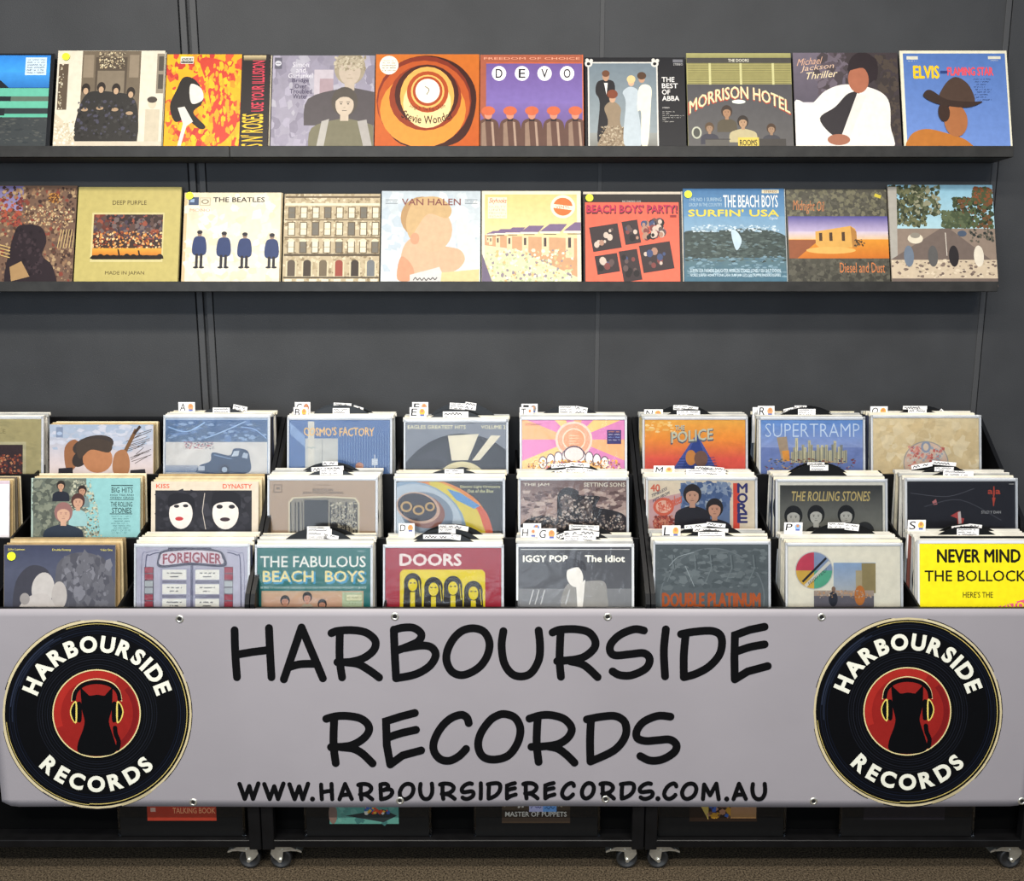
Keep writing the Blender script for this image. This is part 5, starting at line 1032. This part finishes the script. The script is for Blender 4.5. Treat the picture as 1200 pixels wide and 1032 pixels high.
# square-cornered black divider in the last front bin
Y, lean = slotY('front', 1, 8); X0, Z0 = at(1078, 628, Y); X1, _ = at(1206, 628, Y); w = X1 - X0
o = MB().box(-w/2, w/2, -0.0007, 0.0007, -w, 0.0, 0.0004).build('record_divider', M['vinylblack'], None, ((X0 + X1)/2, -Y, Z0)); o.rotation_euler = (-lean, 0, 0)
tag(o, 'square black divider with a tiny white label just behind the bright yellow cover', 'divider')
lw, lh = 0.028, 0.011
l2 = MB().box(-lw/2, lw/2, -0.0003, 0.0003, -lh/2, lh/2).build('name_label', M['white'], o, (-w/2 + 0.034, -0.0013, -0.016))
a = Art(False); a.T('MISC', 0.1, 0.15, 0.9, 0.85, '#232228', 0.02); a.build('handwriting', lambda u, v, l: ((u - 0.5)*lw, -0.00045 - l, (0.5 - v)*lh), l2)
CARDS = [
 ('back', (209, 471, 229, 482), 5, 'A', '#d9a070', 'index card A with the orange picture, standing behind the old-truck cover', 8),
 ('back', (345.5, 471, 364, 483), 6, 'C', '#b06a50', 'index card C, rear of the two behind the blue corrugated cover', 9),
 ('back', (344, 477, 361, 488), 3, 'B', '#eab04c', 'index card B, front of the two behind the blue corrugated cover', 9),
 ('back', (483, 471, 502, 482), 6, 'F', '#d8a87c', 'index card F, rear of the two behind the dark-disc cover', 9),
 ('back', (480, 477, 500, 488), 3, 'E', '#e2b84c', 'index card E, front of the two behind the dark-disc cover', 9),
 ('back', (611, 473, 630, 484), 6, 'I', '#8a8a88', 'index card, rear of the two behind the sun-ray cover', 8),
 ('back', (609, 477, 625, 488), 3, 'T', '#e6e2dc', 'index card T, front of the two behind the sun-ray cover', 8),
 ('back', (755, 479.5, 776.5, 488.5), 4, 'N', '#e0a844', 'index card N behind the blue-cone cover', 9),
 ('back', (882, 477, 900, 487), 6, 'J', '#e6dcc8', 'index card half hidden behind card R at the toy-city stack', 9),
 ('back', (888, 475.5, 907, 487), 4, 'R', '#d8a070', 'index card R behind the toy-city cover', 9),
 ('back', (1020, 476, 1039.5, 487), 5, 'Q', '#e2a848', 'index card Q behind the cream crest cover', 9),
 ('middle', (766, 545.5, 790, 556), 4, 'M', '#e0c080', 'index card M behind the cream two-men cover', 9),
 ('front', (467, 613, 486, 623), 6, 'D', '#dca060', 'index card D behind the crimson cover', 9),
 ('front', (613, 613, 634, 622), 7, '', '#6c94d0', 'index card with a blue picture behind the grey-jacket cover', 9),
 ('front', (610, 618, 630, 629), 5, 'H', '#d8d0c8', 'index card H behind the grey-jacket cover', 9),
 ('front', (630, 619, 652, 631), 3, 'G', '#dca060', 'index card G behind the grey-jacket cover', 9),
 ('front', (776, 615.5, 797, 628), 4, 'L', '#e2b060', 'index card L behind the dull grey cover', 9),
 ('front', (919, 612, 940, 622), 6, 'P', '#8cb4e0', 'index card P behind the off-white cover', 9),
 ('front', (1064, 609, 1084, 621), 6, 'S', '#e6c058', 'index card S behind the bright yellow cover', 8),
]
for t, bx, j, ch, col, where, n in CARDS: card(t, bx, j, ch, col, where, n)

# ------------------------------------------------------------------ sleeved records standing low down, behind the banner
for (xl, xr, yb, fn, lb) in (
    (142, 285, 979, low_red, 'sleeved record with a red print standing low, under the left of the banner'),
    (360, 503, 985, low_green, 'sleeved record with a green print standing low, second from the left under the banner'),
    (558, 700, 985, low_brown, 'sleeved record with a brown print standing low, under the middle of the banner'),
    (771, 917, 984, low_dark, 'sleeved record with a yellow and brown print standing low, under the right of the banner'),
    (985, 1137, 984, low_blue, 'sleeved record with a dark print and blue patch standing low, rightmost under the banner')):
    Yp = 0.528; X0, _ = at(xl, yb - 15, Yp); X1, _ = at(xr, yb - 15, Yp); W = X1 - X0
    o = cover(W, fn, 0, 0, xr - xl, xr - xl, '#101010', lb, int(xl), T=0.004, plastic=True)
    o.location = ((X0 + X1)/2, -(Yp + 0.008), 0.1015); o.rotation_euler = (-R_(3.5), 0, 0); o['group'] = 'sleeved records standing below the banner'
for o in list(bpy.data.objects):                        # the sleeve rims down here are clear, not packed with haze
    if o.name.startswith('sleeve_rim') and o.parent and o.parent.get('group') == 'sleeved records standing below the banner':
        o.data.materials[0] = M['film']

# ------------------------------------------------------------------ the banner
BY = 0.566
BX0, BX1 = -1.420, 1.436; BZ1 = at(600, 712.5, BY)[1]; BZ0 = at(600, 944, BY)[1]
bc = (0.0, (BZ0 + BZ1)/2)
def wave(x, z):
    t = (z - BZ0)/(BZ1 - BZ0)
    return 0.0022*math.sin(x*5.1 + 0.7)*(1 - 0.6*t) + 0.0003*math.sin(x*9.0 + z*6) + 0.0004*math.sin(z*8 - x*3) - 0.004
def bp(x, z, lift=0.0): return (x, -(BY - 0.0) + wave(x, z)*1.0 - lift, z)
nx, nz = 120, 26; vs = []; fs = []; rc = 0.020
for i in range(nx + 1):
    for j in range(nz + 1):
        x = BX0 + (BX1 - BX0)*i/nx; z = BZ0 + (BZ1 - BZ0)*j/nz
        # soft rounded lower corners
        for cx in (BX0, BX1):
            d = abs(x - cx); 
            if d < rc*2 and j == 0: z += (1 - d/(rc*2))**2*0.016
        vs.append(bp(x, z))
for i in range(nx):
    for j in range(nz): a0 = i*(nz+1) + j; fs.append([a0, a0 + nz + 1, a0 + nz + 2, a0 + 1])
nv = len(vs); vs += [(x, y + 0.0009, z) for x, y, z in vs]; fs += [[k + nv for k in reversed(f)] for f in fs]
rim = [i*(nz+1) for i in range(nx+1)] + [nx*(nz+1) + j for j in range(1, nz+1)] + [i*(nz+1) + nz for i in range(nx-1, -1, -1)] + [j for j in range(nz-1, 0, -1)]
for i in range(len(rim)): a0, b0 = rim[i], rim[(i+1) % len(rim)]; fs.append([b0, a0, a0 + nv, b0 + nv])
mb = MB(); mb.add(vs, fs, True); banner = mb.build('shop_banner', M['banner'])
tag(banner, 'long silver-grey vinyl banner with black lettering hung across the record browsers', 'banner')
def b2(px, py):
    return at(px, py, BY)
comic = {}
def crop(z, ox, oy): return lambda p: (ox + p[0]/z, oy + p[1]/z)
cA, cB, cC = crop(5.432, 260, 715), crop(5.432, 450, 715), crop(4.286, 640, 715)
big = [  # (letter, mapping, [(points, smooth)])
 ('H', cA, [([(84, 122), (88, 260), (99, 421)], 1), ([(303, 108), (310, 260), (319, 420)], 1), ([(100, 277), (200, 260), (305, 247)], 0)]),
 ('A', cA, [([(398, 433), (510, 104)], 0), ([(510, 104), (646, 426)], 0), ([(425, 358), (500, 337), (602, 334)], 1)]),
 ('R', cA, [([(700, 140), (740, 126), (830, 121), (915, 135), (970, 175), (981, 215), (960, 258), (900, 300), (820, 322), (738, 324)], 1), ([(753, 140), (752, 300), (768, 420)], 1), ([(800, 326), (870, 336), (940, 375), (1003, 421)], 1)]),
 ('B', cB, [([(64, 118), (70, 270), (78, 415)], 1), ([(64, 120), (120, 106), (190, 107), (238, 145), (222, 190), (160, 222), (80, 252)], 1), ([(130, 236), (240, 219), (305, 232), (330, 282), (290, 350), (200, 402), (78, 426)], 1)]),
 ('O', cB, [([(575, 110), (640, 135), (672, 205), (655, 290), (600, 362), (510, 406), (440, 390), (402, 330), (402, 260), (440, 180), (500, 125)], 2)]),
 ('U', cB, [([(760, 128), (749, 220), (765, 330), (815, 400), (880, 416), (940, 390), (985, 310), (993, 220), (984, 124)], 1)]),
 ('R', cC, [([(32, 108), (70, 94), (150, 92), (215, 108), (247, 155), (232, 198), (170, 238), (55, 252)], 1), ([(72, 108), (67, 240), (74, 330)], 1), ([(120, 252), (190, 272), (258, 332)], 1)]),
 ('S', cC, [([(490, 98), (440, 92), (370, 120), (325, 165), (322, 205), (350, 223), (420, 217), (490, 212), (519, 242), (500, 288), (430, 322), (370, 322), (333, 303)], 1)]),
 ('I', cC, [([(600, 92), (590, 200), (596, 328)], 1)]),
 ('D', cC, [([(676, 116), (740, 104), (835, 100), (878, 132), (872, 210), (820, 275), (750, 315), (690, 332)], 1), ([(699, 118), (690, 220), (690, 330)], 1)]),
 ('E', cC, [([(1094, 78), (1020, 93), (946, 120), (943, 230), (945, 342), (1010, 302), (1110, 275)], 0), ([(952, 203), (1020, 180), (1094, 166)], 1)]),
 ('R', cA, [([(668, 682), (730, 666), (800, 664), (880, 678), (930, 715), (938, 760), (900, 810), (820, 852), (698, 862)], 1), ([(718, 685), (714, 840), (728, 963)], 1), ([(760, 862), (840, 872), (900, 905), (962, 965)], 1)]),
 ('E', cB, [([(198, 646), (110, 668), (15, 698), (20, 850), (42, 972), (120, 915), (238, 884)], 0), ([(30, 800), (110, 774), (205, 753)], 1)]),
 ('C', cB, [([(540, 712), (527, 676), (488, 659), (420, 685), (360, 745), (320, 825), (320, 890), (360, 940), (420, 950), (480, 920), (523, 876)], 1)]),
 ('O', cB, [([(770, 655), (835, 680), (868, 750), (850, 840), (790, 920), (700, 945), (630, 925), (600, 860), (615, 780), (670, 700), (720, 665)], 2)]),
 ('R', cC, [([(-84, 540), (-25, 523), (35, 524), (95, 545), (128, 590), (110, 635), (60, 668), (-15, 680), (-74, 682)], 1), ([(-43, 540), (-48, 660), (-38, 758)], 1), ([(10, 680), (60, 692), (105, 725), (142, 762)], 1)]),
 ('D', cC, [([(204, 544), (280, 530), (350, 528), (396, 562), (396, 630), (340, 700), (222, 756)], 1), ([(224, 548), (220, 650), (222, 754)], 1)]),
 ('S', cC, [([(623, 530), (560, 526), (490, 555), (455, 600), (458, 638), (500, 652), (560, 648), (620, 645), (653, 672), (640, 710), (580, 745), (520, 750), (472, 728)], 1)]),
]
def banner_art(name, draw, mtl='inkbanner', lift0=0.0004, step=1e-5):
    a = Art(False, 3); a.fr(0, 0, 1, 1); draw(a)
    def mp(u, v, l): x, z = b2(u, v); return bp(x, z, lift0 + l)
    return a.build(name, mp, banner, mtl, step)
INK = '#0b0b0d'
def big_letters(a):
    for ch, mp, st in big:
        for pts, sm in st:
            q = [mp(p) for p in pts]
            w = 9.3
            a.L(INK, w, smooth(q, sm == 2, 5) if sm else q, False, sm == 2, cap=True)
            if not sm:
                for p in q[1:-1]: a.E(INK, p[0], p[1], w/2, n=12)
banner_art('banner_lettering', big_letters)
norm = {}
for ch, mp, st in big:
    if ch in norm: continue
    allp = [p for pts, _ in st for p in pts]; x0 = min(p[0] for p in allp); x1 = max(p[0] for p in allp); y0 = min(p[1] for p in allp); y1 = max(p[1] for p in allp)
    norm[ch] = [([((p[0]-x0)/max(1, x1-x0), (p[1]-y0)/(y1-y0)) for p in pts], sm) for pts, sm in st]
norm['I'] = [([(0.3, 0), (0.2, 0.5), (0.4, 1)], 1)]
norm['W'] = [([(0, 0.04), (0.28, 1), (0.52, 0.18), (0.72, 1), (1, 0)], 0)]
norm['M'] = [([(0.05, 1), (0.12, 0.06), (0.48, 0.75), (0.86, 0), (1, 1)], 0)]
url = ([('W', 32, 130, 0), ('W', 138, 237, 0), ('W', 245, 342, 0), ('.', 352, 352, 0), ('H', 380, 445, 0), ('A', 458, 528, 0), ('R', 538, 615, 0), ('B', 632, 700, 0), ('O', 715, 790, 0), ('U', 800, 870, 0), ('R', 885, 965, 0), ('S', 978, 1045, 0), ('I', 1060, 1072, 0), ('D', 1088, 1158, 0)]
     + [(c, x0 + 1127.3, x1 + 1127.3, 0) for c, x0, x1 in (('E', 42, 97), ('R', 112, 190), ('E', 205, 262), ('C', 278, 345), ('O', 362, 430), ('R', 440, 515), ('D', 527, 600), ('S', 608, 680), ('.', 693, 693), ('C', 712, 780), ('O', 788, 865), ('M', 872, 960), ('.', 985, 985), ('A', 1005, 1075), ('U', 1085, 1157))])
def url_letters(a):
    w = 4.9
    for ch, x0, x1, _ in url:
        X0 = 270 + x0/3.636; X1 = 270 + x1/3.636; Y0, Y1 = 914.2, 937.0
        if ch == '.': a.E(INK, X0, Y1 - 2.6, 3.0, n=14); continue
        for pts, sm in norm[ch]:
            q = [(X0 + w/2 + p[0]*(X1 - X0 - w), Y0 + w/2 + p[1]*(Y1 - Y0 - w)) for p in pts]
            a.L(INK, w if ch != 'W' else 5.2, smooth(q, sm == 2, 4) if sm else q, False, sm == 2, cap=True)
            if not sm:
                for p in q[1:-1]: a.E(INK, p[0], p[1], w/2, n=10)
banner_art('web_address', url_letters)
def emblem(ox, oy, cx, cy):
    def draw(a):
        a.fr(0, 0, 1, 1); Z = 4.3
        X = lambda x: ox + x/Z; Y = lambda y: oy + y/Z; c0 = (X(cx), Y(cy)); s = 1/Z
        def disc(col, r, dx=0, dy=0, ry=None, n=96, fan=5):
            # ring-wise so that the print follows the banner's waves
            ry = ry or r; a.k += 1
            for k in range(fan):
                r0, r1 = k/fan, (k+1)/fan
                for i in range(n):
                    t0, t1 = 2*math.pi*i/n, 2*math.pi*(i+1)/n
                    p = lambda q, t: (c0[0] + dx*s + r*s*q*math.cos(t), c0[1] + dy*s - ry*s*q*math.sin(t))
                    a.poly(col, [p(r0, t0), p(r1, t0), p(r1, t1), p(r0, t1)] if k else [p(r1, t0), p(r1, t1), p(0, 0)], up=False)
        def arc(col, r, w, t0, t1, dx=0, dy=0, n=40):
            a.L(col, w*s, [(c0[0] + dx*s + r*s*math.cos(R_(t0 + (t1-t0)*i/n)), c0[1] + dy*s - r*s*math.sin(R_(t0 + (t1-t0)*i/n))) for i in range(n+1)])
        arc('#15151a', 478, 4, 100, 165); arc('#15151a', 478, 4, 25, 78); arc('#15151a', 478, 4, 190, 245); arc('#15151a', 476, 5, -45, 20); arc('#15151a', 478, 4, 255, 300)
        arc('#cdbf98', 470, 11, 0, 360); arc('#d8cca4', 468, 15, 60, 80); arc('#d2c49c', 470, 14, 98, 160); arc('#d2c49c', 470, 14, 190, 235); arc('#b9ac86', 471, 14, 285, 305)
        disc('#08090c', 464); arc('#c9b56a', 452, 4, -95, 62); arc('#c9b56a', 455, 3, 62, 110); arc('#c9b56a', 457, 3, 185, 265)
        for r, c in ((440, '#141a28'), (430, '#10141f'), (420, '#171e2e'), (408, '#0e1320'), (300, '#171a22'), (288, '#14171f'), (276, '#1c1f28'), (262, '#13161e'), (250, '#1a1d26'), (238, '#14171f')): arc(c, r, 4, 0, 360, n=72)
        arc('#2a3142', 436, 6, 120, 175); arc('#262d3d', 426, 4, 115, 185); arc('#222838', 414, 4, 125, 160)
        disc('#e2d49a', 222, -3, -4); disc('#93231f', 216, -3, -4, fan=3); arc('#a92b24', 196, 34, 60, 200, -3, -4); arc('#7a1b1c', 196, 26, -70, 40, -3, -4)
        # headphones and cat
        hx, hy = -3, -6
        def P(c, pts): a.P(c, [(c0[0] + (x - 490)*s, c0[1] + (y - 520)*s) for x, y in pts])
        def L(c, w, pts, cap=False): a.L(c, w*s, smooth([(c0[0] + (x - 490)*s, c0[1] + (y - 520)*s) for x, y in pts], False, 5), cap=cap)
        L('#e2d49a', 5, [(362, 455), (372, 405), (410, 362), (487, 342), (565, 362), (603, 405), (613, 455)])
        L('#08090c', 20, [(372, 452), (384, 405), (425, 370), (487, 358), (550, 370), (592, 405), (604, 452)])
        P('#08090c', smooth([(407, 386), (428, 408), (452, 426), (490, 421), (528, 426), (550, 408), (566, 386), (566, 450), (562, 500), (549, 555), (562, 605), (580, 660), (588, 700), (560, 722), (490, 730), (420, 722), (390, 700), (398, 650), (416, 605), (427, 555), (414, 500), (410, 450)], True, 3))
        P('#08090c', [(407, 384), (452, 428), (412, 470)]); P('#08090c', [(566, 384), (526, 428), (564, 470)])
        for sg in (-1, 1):
            m = lambda x: 488 + sg*(x - 488)
            P('#08090c', smooth([(m(565), 465), (m(585), 458), (m(594), 475), (m(594), 540), (m(585), 558), (m(565), 552)], True, 3))
            P('#e2cf6a', smooth([(m(588), 458), (m(610), 468), (m(623), 508), (m(610), 550), (m(588), 560)], True, 3)); P('#08090c', smooth([(m(594), 466), (m(608), 476), (m(617), 508), (m(607), 543), (m(594), 553)], True, 3))
            P('#e2cf6a', [(m(590), 460), (m(594), 460), (m(594), 558), (m(590), 558)])
        L('#08090c', 22, [(580, 588), (584, 620), (598, 655), (594, 692)], cap=True)
        # ring lettering
        def ringtext(txt, r, t0, t1, h, flip=False, bold=0.045):
            ws = []
            for ch in txt: ws.append(glyphs(ch, bold)[2] if ch != 'I' else 0.26)
            gap = 0.20; tot = sum(ws) + gap*(len(txt) - 1); x = 0
            for ch, w in zip(txt, ws):
                a0 = t0 + (t1 - t0)*x/tot; a1 = t0 + (t1 - t0)*(x + w)/tot; x += w + gap; am = R_((a0 + a1)/2); half = abs(R_(a1 - a0))/2*r*s
                e = (math.sin(am), math.cos(am)) if not flip else (-math.sin(am), -math.cos(am))   # reading direction (photo y is down)
                up = (math.cos(am), -math.sin(am)) if not flip else (-math.cos(am), math.sin(am))
                cc = (c0[0] + r*s*math.cos(am), c0[1] - r*s*math.sin(am))
                a.T(ch, -half, -h*s/2, half, h*s/2, '#efeedd', bold, warp=lambda X_, Y_: (cc[0] + e[0]*X_ - up[0]*Y_, cc[1] + e[1]*X_ - up[1]*Y_))
        ringtext('HARBOURSIDE', 354, 162, 17.5, 84); ringtext('RECORDS', 350, 221, 318, 82, True)
    o = banner_art('record_emblem', draw, lift0=0.0005, step=3e-5); return o
emblem(0, 715, 493, 520)['label'] = 'round black record emblem with red centre and cat in headphones'
emblem(946, 715, 503, 508)['label'] = 'round black record emblem with red centre and cat in headphones'
for (px, py) in ((211, 724.5), (463, 721.5), (712, 722), (962, 722), (227, 939), (469, 936.5), (709.5, 935.5), (952.5, 937), (1197, 938)):
    x, z = b2(px, py); y = bp(x, z)[1]
    g = MB().ring(0, 0, [(0.0052, 0.0), (0.0062, -0.0014), (0.0090, -0.0016), (0.0112, -0.0002), (0.0112, 0.0012), (0.0052, 0.0012)], 24).build('grommet', M['metal'], banner, (x, y - 0.0006, z)); g['label'] = 'bright metal grommet'
    MB().cyl(0, 0, 0.0056, -0.0006, 0.0, 16).build('grommet_hole', M['holeblack'], g)
